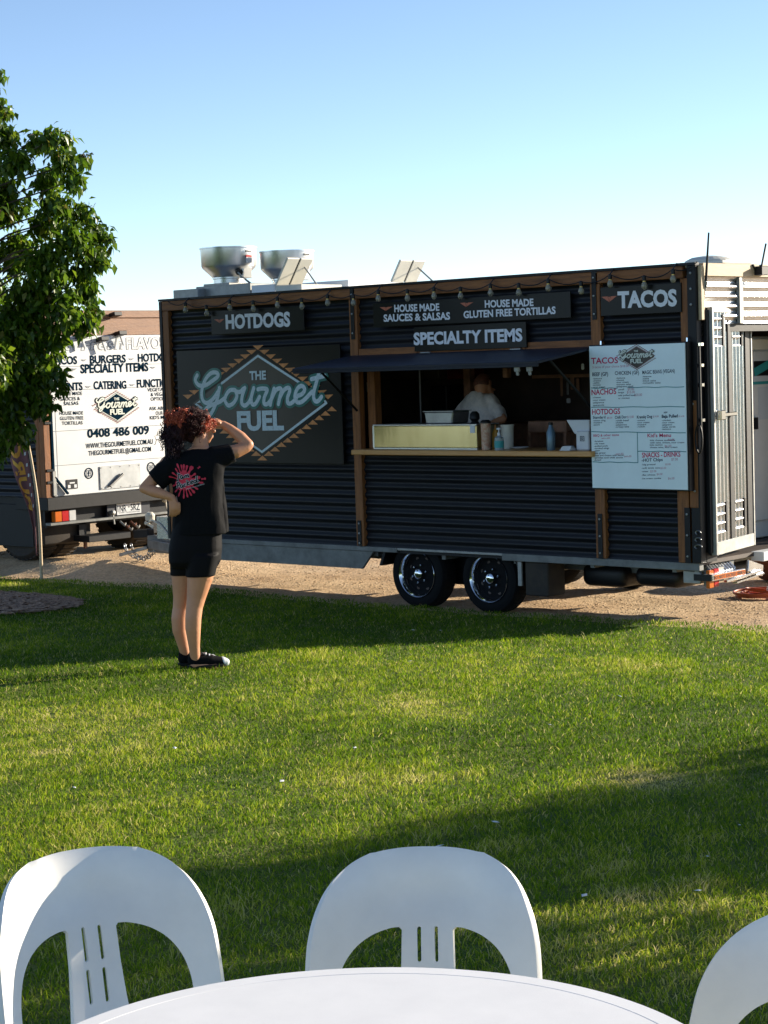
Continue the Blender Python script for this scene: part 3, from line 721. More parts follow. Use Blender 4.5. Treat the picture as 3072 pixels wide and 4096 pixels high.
def roof_hatch(u0, u1, vb, vt, lean, y):
    """opened two-skin roof hatch leaf, leaning towards +X"""
    a = onY(u0, vb, y); c = onY(u1, vb, y+0.3); s = depth(a)/FPX
    H = (vb-vt)*s; up = Vector((math.sin(lean), 0.0, math.cos(lean))).normalized(); W = 0.34; ax = Vector((0, 1, 0))
    up = (up-ax*up.dot(ax)).normalized(); nn = ax.cross(up)
    L = H/up.z
    for k, (f0, f1) in enumerate(((0.0, 0.47), (0.53, 1.0))):
        m_ = a+ax*W*(f0+f1)/2+up*L/2
        o = MB().obox(m_, ax, up, nn, W*(f1-f0)/2, L/2, 0.012).build('roof_hatch', M['cream'], trailer, bevel=0.004)
    MB().obox(a+ax*W*0.5+up*L*0.5, ax, up, nn, W*0.035, L/2-0.01, 0.006).build('hatch_seal', M['black_plastic'], trailer)
    MB().tube([a+Vector((0.26, 0.3, -0.02)), a+ax*W*0.8+up*L*0.7], 0.008, 6).build('hatch_stay', M['galv'], trailer)
roof_hatch(1102, 1215, 1140, 1036, 0.60, 12.98)
roof_hatch(1563, 1640, 1128, 1043, 0.56, 13.1)
_a = onY(2690, 1046, 13.5); _b = onY(2900, 1046, 13.5)
dome = MB()
for sx, z0, z1 in ((1.0, -0.05, 0.02), (0.90, 0.02, 0.045)):
    dome.box((_a.x+_b.x)/2-(_b.x-_a.x)/2*sx, (_a.x+_b.x)/2+(_b.x-_a.x)/2*sx, 13.5, 13.5+0.5*sx, TZ1+max(z0, -0.003), TZ1+z1)
dome.lathe([(0.20, 0.043), (0.195, 0.06), (0.14, 0.085), (0.05, 0.098)], ((_a.x+_b.x)/2-0.04, 13.72, TZ1), n=24)
dome.build('roof_vent', M['cream'], trailer, bevel=0.006)
# whip aerial at the rear corner
_at, _ab = onY(2835, 930, 12.82), onY(2822, 1150, 12.82)
MB().tube([_ab, _ab+(_at-_ab)*0.5, _at], [0.012, 0.009, 0.007], 8).build('aerial', M['black_plastic'], trailer, shade=60)
MB().tube([_ab+Vector((0, 0, 0.05)), _ab+Vector((-0.03, 0.0, -0.12)), _ab+Vector((-0.06, 0, -0.2))], 0.016, 8).build('aerial_bracket', M['galv'], trailer, shade=60)

# ---------------------------------------------------------------- end face with door
MB().box(TX1-0.03, TX1+0.015, TY0+0.055, TY1, TZ1-0.105, TZ1-0.004).build('end_fascia', M['pale_timber'], trailer, bevel=0.004)
MB().box(TX1-0.002, TX1+0.028, TY0+0.002, TY0+0.05, 2.06, TZ1-0.024).build('end_batten', M['pale_timber'], trailer, bevel=0.003)
def corr_x(name, x, y0, y1, z0, z1, material, amp=0.012, pitch=0.076, parent=trailer):
    n = max(4, int((z1-z0)/pitch*10)); vs = []; fs = []
    for i in range(n+1):
        z = z0+(z1-z0)*i/n; xx = x+amp*math.cos(2*math.pi*(z-TZ0)/pitch)
        vs += [(xx, y0, z), (xx, y1, z)]
    fs = [(2*i, 2*i+1, 2*i+3, 2*i+2) for i in range(n)]; k = len(vs)
    vs += [(v[0]-0.004-amp*2, v[1], v[2]) for v in vs]
    fs += [(k+2*i+2, k+2*i+3, k+2*i+1, k+2*i) for i in range(n)]
    return mesh_obj(name, vs, fs, material, parent, shade=60)
_yp = onX(2961, 1200, TX1).y
corr_x('zinc_sheet', TX1-0.012, TY0+0.06, _yp-0.03, 2.03, TZ1-0.108, M['zinc'])
corr_x('zinc_sheet', TX1-0.012, _yp+0.03, TY1-0.02, 2.03, TZ1-0.108, M['zinc'])
corr_x('zinc_sheet', TX1-0.012, TY0+0.06, TY0+0.16, 1.93, 2.028, M['zinc'])
MB().box(TX1-0.02, TX1+0.012, _yp-0.027, _yp+0.027, 2.03, TZ1-0.108).build('end_post', M['galv'], trailer, bevel=0.003)
MB().box(TX1-0.04, TX1-0.002, TY0+0.055, TY0+0.20, TZ0, 1.927).build('end_jamb', M['black_steel'], trailer)
MB().box(TX1-0.04, TX1-0.002, 14.75, TY1, TZ0, 2.027).build('end_jamb', M['black_steel'], trailer)
MB().box(TX1-0.05, TX1-0.026, TY0+0.20, TY1, 1.97, 2.10).build('lintel', M['black_steel'], trailer)
# door leaf
dp = Vector((TX1+0.035, TY0+0.10, 0)); dd = Vector((math.sin(math.radians(-11)), math.cos(math.radians(-11)), 0)); dn = Vector((dd.y, -dd.x, 0))
zt_, zb_ = onY(2850, 1228, dp.y).z, onY(2850, 2222, dp.y).z
# front facing return of the door frame
MB().obox((TX1+0.016, TY0+0.078, (zt_+zb_)/2), (1, 0, 0), (0, 1, 0), (0, 0, 1), 0.016, 0.018, (zt_-zb_)/2-0.02).build('door_return', M['black_steel'], trailer, bevel=0.003)
DW = 0.86
leaf = MB().obox(dp+dd*DW/2-dn*0.025+Vector((0, 0, (zt_+zb_)/2)), dd, dn, (0, 0, 1), DW/2, 0.018, (zt_-zb_)/2).build('door_leaf', M['black_steel'], trailer, bevel=0.004)
for a, b, c, d in ((0, 0.03, 0, 1), (0.97, 1.0, 0, 1)):
    MB().obox(dp+dd*DW*(a+b)/2+Vector((0, 0, (zt_+zb_)/2)), dd, dn, (0, 0, 1), DW*(b-a)/2, 0.022, (zt_-zb_)/2).build('door_stile', M['galv'], leaf, bevel=0.003)
for zc_ in (zt_-0.02, zb_+0.05):
    MB().obox(dp+dd*DW/2+Vector((0, 0, zc_)), dd, dn, (0, 0, 1), DW*0.468, 0.021, 0.02 if zc_ > 1 else 0.05).build('door_rail', M['galv'], leaf, bevel=0.003)
def ribbed(a, b, z0, z1, name='door_panel'):
    """vertical ribbed zinc pan on the leaf between fractions a..b"""
    n = 48; vs = []; fs = []
    for i in range(n+1):
        t = a+(b-a)*i/n; r_ = 0.012*max(-0.45, math.sin(2*math.pi*(i/n)*4))
        p = dp+dd*DW*t+dn*(0.002+r_)
        vs += [(p.x, p.y, z0), (p.x, p.y, z1)]
    fs = [(2*i, 2*i+1, 2*i+3, 2*i+2) for i in range(n)]; k = len(vs)
    vs += [(v[0]-dn.x*0.02, v[1]-dn.y*0.02, v[2]) for v in vs]
    fs += [(k+2*i+2, k+2*i+3, k+2*i+1, k+2*i) for i in range(n)]
    mesh_obj(name, vs, fs, M['zinc'], leaf, shade=50)
def louvre(a, b, z0, z1):
    n = 40; vs = []; fs = []
    for i in range(n+1):
        z = z0+(z1-z0)*i/n; q = 0.012*math.cos(2*math.pi*(z-z0)/0.07)
        for t in (a, b):
            p = dp+dd*DW*t+dn*(0.006+q); vs.append((p.x, p.y, z))
    fs = [(2*i, 2*i+1, 2*i+3, 2*i+2) for i in range(n)]; k = len(vs)
    vs += [(v[0]-dn.x*0.02, v[1]-dn.y*0.02, v[2]) for v in vs]
    fs += [(k+2*i+2, k+2*i+3, k+2*i+1, k+2*i) for i in range(n)]
    mesh_obj('door_louvre', vs, fs, M['zinc'], leaf, shade=50)
    q = dp+dd*DW*(b+0.02)+dn*0.012
    MB().obox((q.x, q.y, (z0+z1)/2), dd, dn, (0, 0, 1), DW*0.018, 0.012, (z1-z0)/2).build('louvre_frame', M['black_steel'], leaf)
ribbed(0.035, 0.40, zb_+0.10, zt_-0.04); ribbed(0.50, 0.84, zb_+0.10, zt_-0.04)
for a, b in ((0.04, 0.25), (0.51, 0.72)):
    louvre(a, b, zt_-0.30, zt_-0.055); louvre(a, b, zb_+0.17, zb_+0.40)
for a, b in ((0.405, 0.495), (0.845, 0.965)):
    MB().obox(dp+dd*DW*(a+b)/2+dn*0.004+Vector((0, 0, (zt_+zb_)/2)), dd, dn, (0, 0, 1), DW*(b-a)/2, 0.010, (zt_-zb_)/2-0.05).build('door_divider', M['black_steel'], leaf)
_l = dp+dd*DW*0.26+dn*0.045+Vector((0, 0, onY(2890, 1662, dp.y).z))
lt = MB().obox(_l, dd, dn, (0, 0, 1), DW*0.22, 0.010, 0.016).obox(_l-dd*DW*0.16, dd, dn, (0, 0, 1), 0.045, 0.022, 0.038)
lt.build('door_latch', M['chrome'], leaf, bevel=0.005)
# sill and things seen through the doorway
MB().box(TX1-0.06, TX1+0.06, 13.55, 14.74, TZ0-0.06, TZ0+0.015).build('door_sill', M['white_paint'], trailer, bevel=0.004)
tl = MB().box(TX1-0.002, TX1+0.03, TY0+0.03, TY0+0.10, TZ0-0.20, TZ0-0.06).build('tail_lamp', M['amber'], trailer, bevel=0.006)
MB().box(TX1-0.002, TX1+0.03, TY0+0.101, TY0+0.175, TZ0-0.195, TZ0-0.055).build('red_lens', M['red'], tl, bevel=0.006)
MB().box(TX1-0.01, TX1+0.02, TY0+0.178, TY0+0.26, TZ0-0.16, TZ0-0.05).build('lamp_bracket', M['galv'], tl, bevel=0.004)
for z in (1.86, 1.70, 1.55, 1.28):
    MB().box(TX1+0.002, TX1+0.03, TY0-0.022, TY0+0.02, z, z+0.03).build('door_bolt', M['chrome'], trailer, bevel=0.004)
MB().tube([(TX1+0.02, TY0-0.03, 1.86), (TX1+0.022, TY0-0.03, 1.2)], 0.009, 6).build('bolt_rod', M['black_steel'], trailer, shade=60)
MB().tube([(TX1+0.02, TY0-0.045, 1.22+0.09*math.cos(q)) if False else (TX1+0.01+0.03*math.sin(q), TY0-0.045, 1.15+0.11*math.cos(q)) for q in LIN(0, 6.0, 18)], 0.007, 6).build('hanging_chain', M['black_steel'], trailer, shade=60)
for k in range(3):
    MB().tube([(TX1-0.015+0.022*math.cos(q)*(1+.2*k), TY0-0.045, 0.43-0.055*k+0.016*math.sin(q)) for q in LIN(0, 4.2, 12)], 0.005, 6).build('coupling_hook', M['steel_dull'], trailer, shade=60)
# work lamp on the fascia
_w = onX(3048, 1083, TX1+0.05)
MB().obox(_w, (0, 1, 0), (1, 0, 0), (0, 0, 1), 0.06, 0.035, 0.035).beam(_w+Vector((-0.03, 0.03, 0.0)), _w+Vector((-0.03, 0.12, 0.22)), 0.015, 0.015).beam(_w+Vector((-0.02, -0.05, 0.0)), _w+Vector((-0.03, -0.09, 0.05)), 0.015, 0.015).build('work_lamp', M['black_plastic'], trailer, bevel=0.004)

# ---------------------------------------------------------------- chassis, skirt, wheels
zA = onY(1448, 2275, TY0).z; xA = onY(1448, 2275, TY0).x; xB = onY(1492, 2186, TY0).x; xC = onY(1590, 2198, TY0).x
zk = TZ0-0.045
MB().box(TX0+0.02, xC, TY0-0.012, TY0+0.05, zk, TZ0-0.002).build('skirt_rail', M['galv_dark'], trailer, bevel=0.003)
MB().prism([(TX0+0.03, zk-0.002), (xB, zk-0.002), (xA, zA), (TX0+0.03, zA)], 'y', TY0+0.002, TY0+0.03).build('skirt_panel', M['galv_dark'], trailer, bevel=0.002)
xD = onY(2010, 2207, TY0).x
MB().box(xC, xD, TY0-0.006, TY0+0.04, TZ0-0.024, TZ0-0.002).build('skirt_rail', M['galv'], trailer, bevel=0.003)
MB().box(xD, TX1-0.03, TY0-0.012, TY0+0.05, TZ0-0.062, TZ0-0.002).build('skirt_rail', M['galv_dark'], trailer, bevel=0.003)
for y in (13.25, 14.55):
    MB().box(TX0-0.02, TX1-0.05, y-0.03, y+0.03, TZ0-0.17, TZ0-0.022).build('chassis_rail', M['galv_dark'], trailer, bevel=0.003)
for x in LIN(TX0+0.3, TX1-0.3, 8):
    MB().box(x-0.02, x+0.02, TY0+0.05, TY1-0.05, TZ0-0.09, TZ0-0.022).build('cross_member', M['galv_dark'], trailer)
HX = (onY(1668, 2297, 12.82).x, onY(1955, 2316, 12.82).x); HZ = -0.044; TR = 0.302
arch = [(HX[0]-0.40, TZ0-0.17), (HX[0]-0.34, TZ0-0.03), (HX[1]+0.34, TZ0-0.03), (HX[1]+0.40, TZ0-0.17), (HX[1]+0.37, TZ0-0.17), (HX[1]+0.32, TZ0-0.05), (HX[0]-0.32, TZ0-0.05), (HX[0]-0.37, TZ0-0.17)]
MB().prism(arch, 'y', TY0+0.012, TY0+0.30).build('mudguard', M['black_steel'], trailer)
MB().box(HX[0]-0.5, HX[1]+0.5, TY0+0.34, TY0+0.36, -0.15, TZ0-0.03).build('wheel_box', M['black_steel'], trailer)
MB().box(HX[1]+0.42, HX[1]+0.66, TY0+0.02, TY0+0.26, -0.16, TZ0-0.065).build('battery_box', M['rubber_dusty'], trailer, bevel=0.01)
MB().box(HX[1]+0.36, HX[1]+0.40, TY0+0.0, TY0+0.02, -0.08, TZ0-0.065).build('reflector_bracket', M['galv'], trailer, bevel=0.003)
def make_wheel(hx, yf, side=-1):
    w = thing('wheel', None, None, (0, 0, 0)); w.parent = trailer
    og = Vector((hx, yf, HZ)); w.location = og-origin_of(trailer)
    # axis -Y; distances measured outward
    T = [(0.205, -0.20), (0.25, -0.205), (0.285, -0.195), (TR, -0.17), (TR, -0.03), (0.288, -0.006), (0.26, 0.004), (0.222, 0.004), (0.208, -0.006), (0.205, -0.02)]
    MB().lathe(T, (0, 0, 0), (0, -1, 0), 48, False, False).build('tyre', M['rubber'], w, shade=40, local=True)
    tre = MB()
    for k in range(56):
        a = k/56*6.2832; rx, rz = math.cos(a), math.sin(a)
        tre.obox((rx*TR, 0.10, rz*TR), (-rz, 0, rx), (0, 1, 0), (rx, 0, rz), 0.011, 0.062, 0.003)
    tre.build('tread', M['rubber'], w, local=True)
    MB().lathe([(0.206, -0.018), (0.206, 0.004), (0.202, 0.010), (0.194, 0.004), (0.186, -0.06), (0.178, -0.082)], (0, 0, 0), (0, -1, 0), 48, False, False).build('rim_lip', M['chrome'], w, shade=50, local=True)
    disc = MB().lathe([(0.180, -0.078), (0.150, -0.082), (0.110, -0.058), (0.065, -0.052), (0.045, -0.056)], (0, 0, 0), (0, -1, 0), 40, False, True)
    disc.build('rim', M['rubber'], w, shade=50, local=True)
    for k in range(8):
        a = (k+0.5)/8*6.2832
        MB().lathe([(0.016, -0.078), (0.016, -0.073)], (math.cos(a)*0.138, 0, math.sin(a)*0.138), (0, -1, 0), 10).build('rim_hole', M['interior'], w, local=True)
    MB().lathe([(0.043, -0.052), (0.043, -0.012), (0.034, -0.004), (0.012, 0.0)], (0, 0, 0), (0, -1, 0), 24).build('hub_cap', M['chrome'], w, shade=40, local=True)
    for k in range(6):
        a = k/6*6.2832+0.3
        MB().lathe([(0.0105, -0.05), (0.0105, -0.024), (0.005, -0.020)], (math.cos(a)*0.078, 0, math.sin(a)*0.078), (0, -1, 0), 6).build('wheel_nut', M['chrome'], w, local=True)
    return w
w0 = make_wheel(HX[0], TY0+0.06)
w1 = copy_tree(w0, trailer); w1.location = Vector((HX[1], TY0+0.06, HZ))-origin_of(trailer)
for i, hx in enumerate(HX):
    w2 = copy_tree(w0, trailer); w2.location = Vector((hx, TY1-0.06, HZ))-origin_of(trailer); w2.rotation_euler = (0, 0, math.pi)
    MB().tube([(hx, TY0+0.26, HZ), (hx, TY1-0.26, HZ)], 0.035, 10).build('axle', M['galv_dark'], trailer, shade=60)
for u0, u1, vb in ((2335, 2510, 2342), (2545, 2735, 2343)):
    a = onY(u0, vb, 13.15); b = onY(u1, vb, 13.15)
    MB().box(a.x, b.x, 13.10, 14.2, a.z, TZ0-0.10).build('water_tank', M['black_plastic'], trailer, bevel=0.07, segs=4, shade=30)
a = onY(2732, 2283, TY0+0.04); b = onY(2800, 2336, TY0+0.04)
MB().box(a.x, TX1-0.06, TY0+0.04, TY0+0.07, b.z, a.z).build('corner_plate', M['galv'], trailer, bevel=0.004)
MB().box(TX1-0.055, TX1-0.015, TY0+0.08, TY0+0.12, 0.0, TZ0-0.06).build('stabiliser_leg', M['galv_dark'], trailer, bevel=0.004)
# drawbar and coupling
yc = 13.9
_d0 = onY(606, 2140, yc); _d1 = onY(720, 2215, yc)
MB().box(_d0.x-0.02, TX0+0.05, yc-0.05, yc+0.05, _d1.z, _d0.z).build('drawbar', M['galv_dark'], trailer, bevel=0.006)
for s in (-1, 1):
    MB().beam((TX0+0.02, yc+s*0.62, (_d0.z+_d1.z)/2), (_d0.x+0.05, yc+s*0.07, (_d0.z+_d1.z)/2), 0.05, 0.09).build('drawbar', M['galv_dark'], trailer, bevel=0.004)
_p0 = onY(628, 2065, yc-0.05); _p1 = onY(720, 2160, yc-0.05)
MB().box(_p0.x, TX0-0.012, yc-0.06, yc+0.45, _p1.z+0.0, _p0.z).build('checker_plate', M['zinc'], trailer, bevel=0.004)
for fx in (0.25, 0.72):
    x = _p0.x+(TX0-_p0.x)*fx
    MB().box(x-0.008, x+0.008, yc-0.068, yc-0.0605, _p1.z, _p0.z).build('plate_seam', M['galv'], trailer)
MB().beam((_d0.x-0.0, yc, _d0.z+0.02), (_d0.x-0.25, yc, _d0.z-0.0), 0.10, 0.10).build('coupling', M['black_steel'], trailer, bevel=0.012)
MB().tube([(_d0.x-0.02, yc-0.06, _d0.z+0.12), (_d0.x+0.10, yc-0.07, _d0.z+0.17), (_d0.x+0.22, yc-0.07, _d0.z+0.13), (_d0.x+0.33, yc-0.07, _d0.z+0.04), (_d0.x+0.38, yc-0.07, _d0.z-0.03)], 0.012, 8).build('brake_cable', M['cream'], trailer, shade=60)
MB().beam((_d0.x-0.04, yc-0.05, _d0.z+0.14), (_d0.x+0.10, yc-0.05, _d0.z+0.09), 0.02, 0.03).lathe([(0.05, 0), (0.055, 0.06), (0.03, 0.09)], (_d0.x+0.01, yc-0.02, _d0.z+0.16), n=14).build('jockey_clamp', M['cream'], trailer, bevel=0.003)
MB().beam((_d0.x-0.42, yc-0.10, _d1.z-0.04), (_d0.x+0.04, yc-0.10, _d1.z+0.06), 0.03, 0.035).build('stone_guard', M['galv'], trailer, bevel=0.004)
def chain(pts, n, parent, y):
    P = spline(pts, 10); D = [0]
    for i in range(1, len(P)): D.append(D[-1]+math.hypot(P[i][0]-P[i-1][0], P[i][1]-P[i-1][1]))
    L = D[-1]; m = MB()
    for k in range(n):
        s = (k+0.5)/n*L; i = next(j for j in range(1, len(D)) if D[j] >= s); t = (s-D[i-1])/(D[i]-D[i-1]+1e-9)
        x = P[i-1][0]+(P[i][0]-P[i-1][0])*t; z = P[i-1][1]+(P[i][1]-P[i-1][1])*t
        tx, tz = P[i][0]-P[i-1][0], P[i][1]-P[i-1][1]; l = math.hypot(tx, tz); tx /= l; tz /= l
        hl, hw = L/n*0.62, 0.016; a = (0, 1, 0) if k % 2 else (-tz, 0, tx)
        m.tube([(x+tx*hl*math.cos(q)+a[0]*hw*math.sin(q), y+a[1]*hw*math.sin(q), z+tz*hl*math.cos(q)+a[2]*hw*math.sin(q)) for q in LIN(0, 6.2832, 11)[:-1]], 0.0055, 5, closed=True)
    return m.build('safety_chain', M['steel_dull'], parent, shade=60)
def xz(u, v, y): p = onY(u, v, y); return (p.x, p.z)
chain([xz(498, 2175, yc-0.09), xz(508, 2205, yc-0.09), xz(535, 2228, yc-0.09), xz(575, 2238, yc-0.09), xz(602, 2225, yc-0.09), xz(618, 2205, yc-0.09)], 13, trailer, yc-0.09)
chain([xz(523, 2175, yc-0.13), xz(533, 2205, yc-0.13), xz(552, 2224, yc-0.13), xz(582, 2228, yc-0.13), xz(598, 2208, yc-0.13)], 11, trailer, yc-0.13)

# ================================================================== TRUCK
KX = -16.70; KY0, KY1 = 13.135, 15.30
KGZ = GRAVEL_Z+0.12
truck = thing('delivery_truck', 'tall truck with timber top and white printed rear, parked ahead of the trailer', 'truck', (-19.6, 14.2, GRAVEL_Z+0.12))
def kx(x): return lambda u, v: onX(u, v, x)
zw1, zs, zw2, zp0 = onX(500, 1241, KX).z, onX(500, 1272, KX).z, onX(490, 1340, KX).z, onX(380, 1972, KX).z
KZ1 = zw1
# body box behind the rear face
MB().box(KX-6.2, KX-0.06, KY0+0.03, KY1-0.03, zp0, KZ1-0.05).build('body', M['dark_sheet'], truck)
corrugated('side_sheet', KX-6.2, KX-0.13, zp0, KZ1-0.12, KY0+0.012, parent=truck)
MB().box(KX-6.2, KX-0.0, KY0-0.012, KY0+0.05, KZ1-0.11, KZ1).build('side_beam', M['wood_h'], truck, bevel=0.004)
MB().box(KX-0.06, KX-0.012, KY0+0.05, KY1, zs+0.003, zw1).build('plank', M['wood_y'], truck, bevel=0.004)
MB().box(KX-0.06, KX-0.020, KY0+0.05, KY1, zw2, zs-0.003).build('plank', M['wood_y'], truck, bevel=0.004)
MB().box(KX-0.07, KX+0.02, KY0-0.012, KY0+0.07, zp0-0.02, KZ1-0.112).build('corner_post', M['wood'], truck, bevel=0.004)
MB().box(KX-0.13, KX-0.072, KY0-0.012, KY0+0.05, zp0-0.02, KZ1-0.112).build('corner_post', M['wood'], truck, bevel=0.004)
yl = onX(207, 1700, KX).y
MB().box(KX-0.04, KX-0.004, yl, KY1-0.02, zp0, zw2-0.003).build('rear_panel', M['white_paint'], truck, bevel=0.003)
rear = bpy.data.objects['rear_panel']
MB().box(KX-0.03, KX+0.022, yl-0.030, yl-0.003, onX(205, 1890, KX).z, onX(205, 1640, KX).z).build('panel_edge', M['navy'], truck)
for v_ in (1462, 1555, 1715, 1850):
    z = onX(400, v_, KX).z
    MB().box(KX-0.0035, KX-0.0025, yl+0.01, KY1-0.03, z-0.003, z+0.003).build('panel_seam', M['grey_print'], rear)
MB().box(KX-0.0035, KX-0.002, yl+0.055, yl+0.059, zp0+0.02, onX(230, 1640, KX).z).build('panel_seam', M['grey_print'], rear)
E1 = crop(0, 1200, 2.37)
def kf(): return Flat(kx(KX-0.002), (0, 1, 0), (1, 0, 0))
f = kf()
for t, a, b, c in (('TACOS', (475, 612), (733, 605), 30), ('BURGERS', (855, 602), (1195, 590), 30), ('HOTDOGS', (1310, 585), (1650, 573), 30), ('SPECIALTY ITEMS', (765, 693), (1408, 672), 33), ('EVENTS', (530, 862), (785, 852), 30), ('CATERING', (890, 845), (1200, 838), 30), ('FUNCTIONS', (1300, 830), (1665, 815), 30), ('0408 486 009', (830, 1304), (1415, 1268), 32)):
    f.text(t, E1(*a), E1(*b), c, 0.03, 0.001)
f.text('WWW.THEGOURMETFUEL.COM.AU', E1(815, 1408), E1(1450, 1362), 19, 0.015, 0.001).text('THEGOURMETFUEL@GMAIL.COM', E1(840, 1475), E1(1433, 1432), 18, 0.015, 0.001)
for t, a, b in (('HOUSE MADE', (565, 905), (780, 900)), ('SAUCES &', (575, 955), (760, 948)), ('SALSAS', (605, 998), (745, 993)), ('HOUSE MADE', (565, 1090), (790, 1085)), ('GLUTEN FREE', (570, 1138), (792, 1132)), ('TORTILLAS', (588, 1185), (785, 1178)), ('VEGETARIAN', (1398, 868), (1640, 860)), ('& VEGAN', (1430, 912), (1590, 905)), ('OPTIONS', (1430, 955), (1590, 950)), ('ASK ABOUT', (1415, 1045), (1625, 1038)), ('OUR', (1478, 1088), (1545, 1086)), ("KID'S MENU", (1422, 1132), (1632, 1124))):
    f.text(t, E1(*a), E1(*b), 13.5, 0.012, 0.001)
f.build('lettering', M['navy'], rear)
def outline(t, a, b, cap, slant=0.0):
    kf().text(t, E1(*a), E1(*b), cap, 0.045, 0.0005, slant).build('lettering', M['grey_print'], rear)
    kf().text(t, E1(*a), E1(*b), cap, 0.008, 0.0018, slant).build('lettering', M['white_paint'], rear)
outline('FAST', (495, 480), (737, 470), 42); outline('Fresh', (770, 474), (1165, 462), 42, 0.28); outline('FLAVOURS', (1200, 464), (1700, 455), 42)
def small_marks(px, on, ex, n, parent, m):
    for x, y, w in px:
        emblem((E1(x-w, y-6), E1(x+w, y-8), E1(x, y+12)), parent, on, ex, n, m)
small_marks([(795, 570, 28), (1245, 560, 28), (703, 655, 30), (1450, 640, 30), (836, 823, 30), (1253, 805, 30)], kx(KX-0.002), (0, 1, 0), (1, 0, 0), rear, 'grey_print')
lc = onX(*E1(1112, 1010), KX-0.003); lk = abs(onX(*E1(1300, 1000), KX).y-onX(*E1(925, 1015), KX).y)/2/LOGO_W
logo(rear, lc, (0, 1, 0), (1, 0, 0), lk, [M['navy'], M['pink_print'], M['cream_print'], M['navy'], M['cream_print']], 0.050, 0.105)
def ring(c, r, w, m, lift, parent, n=24):
    q = Flat(None, (0, 1, 0), (1, 0, 0)); q.stroke([Vector(c)+Vector((0, math.cos(a)*r, math.sin(a)*r)) for a in LIN(0, 6.2832, n+1)[:-1]], w, lift, True); q.build('emblem', m, parent)
for (x, y), kind in (((842, 1643), 'f'), ((1432, 1587), 'camera')):
    c = onX(*E1(x, y), KX-0.002); ring(c, 0.055, 0.013, M['navy'], 0.001, rear); q = Flat(None, (0, 1, 0), (1, 0, 0))
    if kind == 'f':
        q.stroke([c+Vector((0, 0.016, 0.028)), c+Vector((0, 0.004, 0.026)), c+Vector((0, -0.001, 0.012)), c+Vector((0, -0.001, -0.032))], 0.010, 0.001)
        q.stroke([c+Vector((0, -0.014, 0.003)), c+Vector((0, 0.014, 0.003))], 0.009, 0.001)
        q.stroke([c+Vector((0, sy*0.028, sz*0.030)) for sy, sz in ((-1, -1), (1, -1), (1, 1), (-1, 1))], 0.009, 0.001, True)
    else:
        q.stroke([c+Vector((0, sy*0.028, sz*0.026)) for sy, sz in ((-1, -1), (1, -1), (1, 1), (-1, 1))], 0.008, 0.001, True)
        q.stroke([c+Vector((0, math.cos(a)*0.012, math.sin(a)*0.012)) for a in LIN(0, 6.2832, 13)[:-1]], 0.007, 0.001, True)
    q.build('emblem', M['navy'], rear)
# aluminium hatch on the rear, notice plate
a = onX(*E1(942, 1580), KX); b = onX(*E1(1335, 1775), KX)
pl = MB().box(KX-0.003, KX+0.006, a.y, b.y, zp0+0.03, a.z).build('service_plate', M['plate_grey'], truck, bevel=0.002)
for i in range(5):
    for z in (a.z-0.015, zp0+0.045):
        MB().lathe([(0.007, 0), (0.005, 0.005)], (KX+0.006, a.y+0.02+(b.y-a.y-0.04)*i/4, z), (1, 0, 0), 8).build('rivet', M['chrome'], pl)
MB().beam((KX+0.02, a.y+0.12, zp0+0.06), (KX+0.03, (a.y+b.y)/2+0.02, zp0+0.19), 0.03, 0.025).build('plate_handle', M['galv'], pl, bevel=0.004)
a = onX(*E1(630, 1705), KX); b = onX(*E1(737, 1785), KX)
nt_ = MB().box(KX-0.003, KX+0.003, a.y, b.y, b.z, a.z).build('notice_plate', M['black_plastic'], truck)
MB().box(KX+0.0032, KX+0.0042, a.y+0.015, a.y+0.05, b.z+0.01, b.z+0.045).box(KX+0.0032, KX+0.0042, b.y-0.05, b.y-0.015, b.z+0.01, b.z+0.045).box(KX+0.0032, KX+0.0042, a.y+0.04, b.y-0.04, a.z-0.045, a.z-0.03).build('print', M['white_paint'], nt_)
# lamps at the top of the rear
for u, v in ((462, 1258), (327, 1345), (482, 1334), (410, 1357)):
    c = onX(u, v, KX+0.05)
    l = MB().obox(c, (1, 0, 0.2), (0, 1, 0), (-0.2, 0, 1), 0.05, 0.055, 0.022).beam(c-Vector((0.10, 0, -0.02)), c, 0.02, 0.02).build('number_lamp', M['black_plastic'], truck, bevel=0.004)
    if v > 1300: MB().obox(c+Vector((0.0, 0.02, -0.075)), (1, 0, 0), (0, 1, 0.4), (0, -0.4, 1), 0.012, 0.010, 0.06).build('lamp_arm', M['white_plastic'], l)
# corner hardware
for v_ in (1692, 1882, 1930):
    z = onX(195, v_, KX).z
    MB().box(KX+0.020, KX+0.034, KY0+0.0, KY0+0.09, z-0.014, z+0.014).build('strap_hinge', M['black_steel'], truck, bevel=0.003)
z0_, z1_ = onX(205, 1985, KX).z, onX(205, 1885, KX).z
MB().box(KX+0.0, KX+0.035, KY0+0.075, KY0+0.125, z0_, z1_).build('drop_side_catch', M['galv'], truck, bevel=0.006)
MB().beam(onX(218, 1908, KX+0.02), onX(272, 1975, KX+0.02), 0.03, 0.02).build('diagonal_brace', M['navy'], truck)
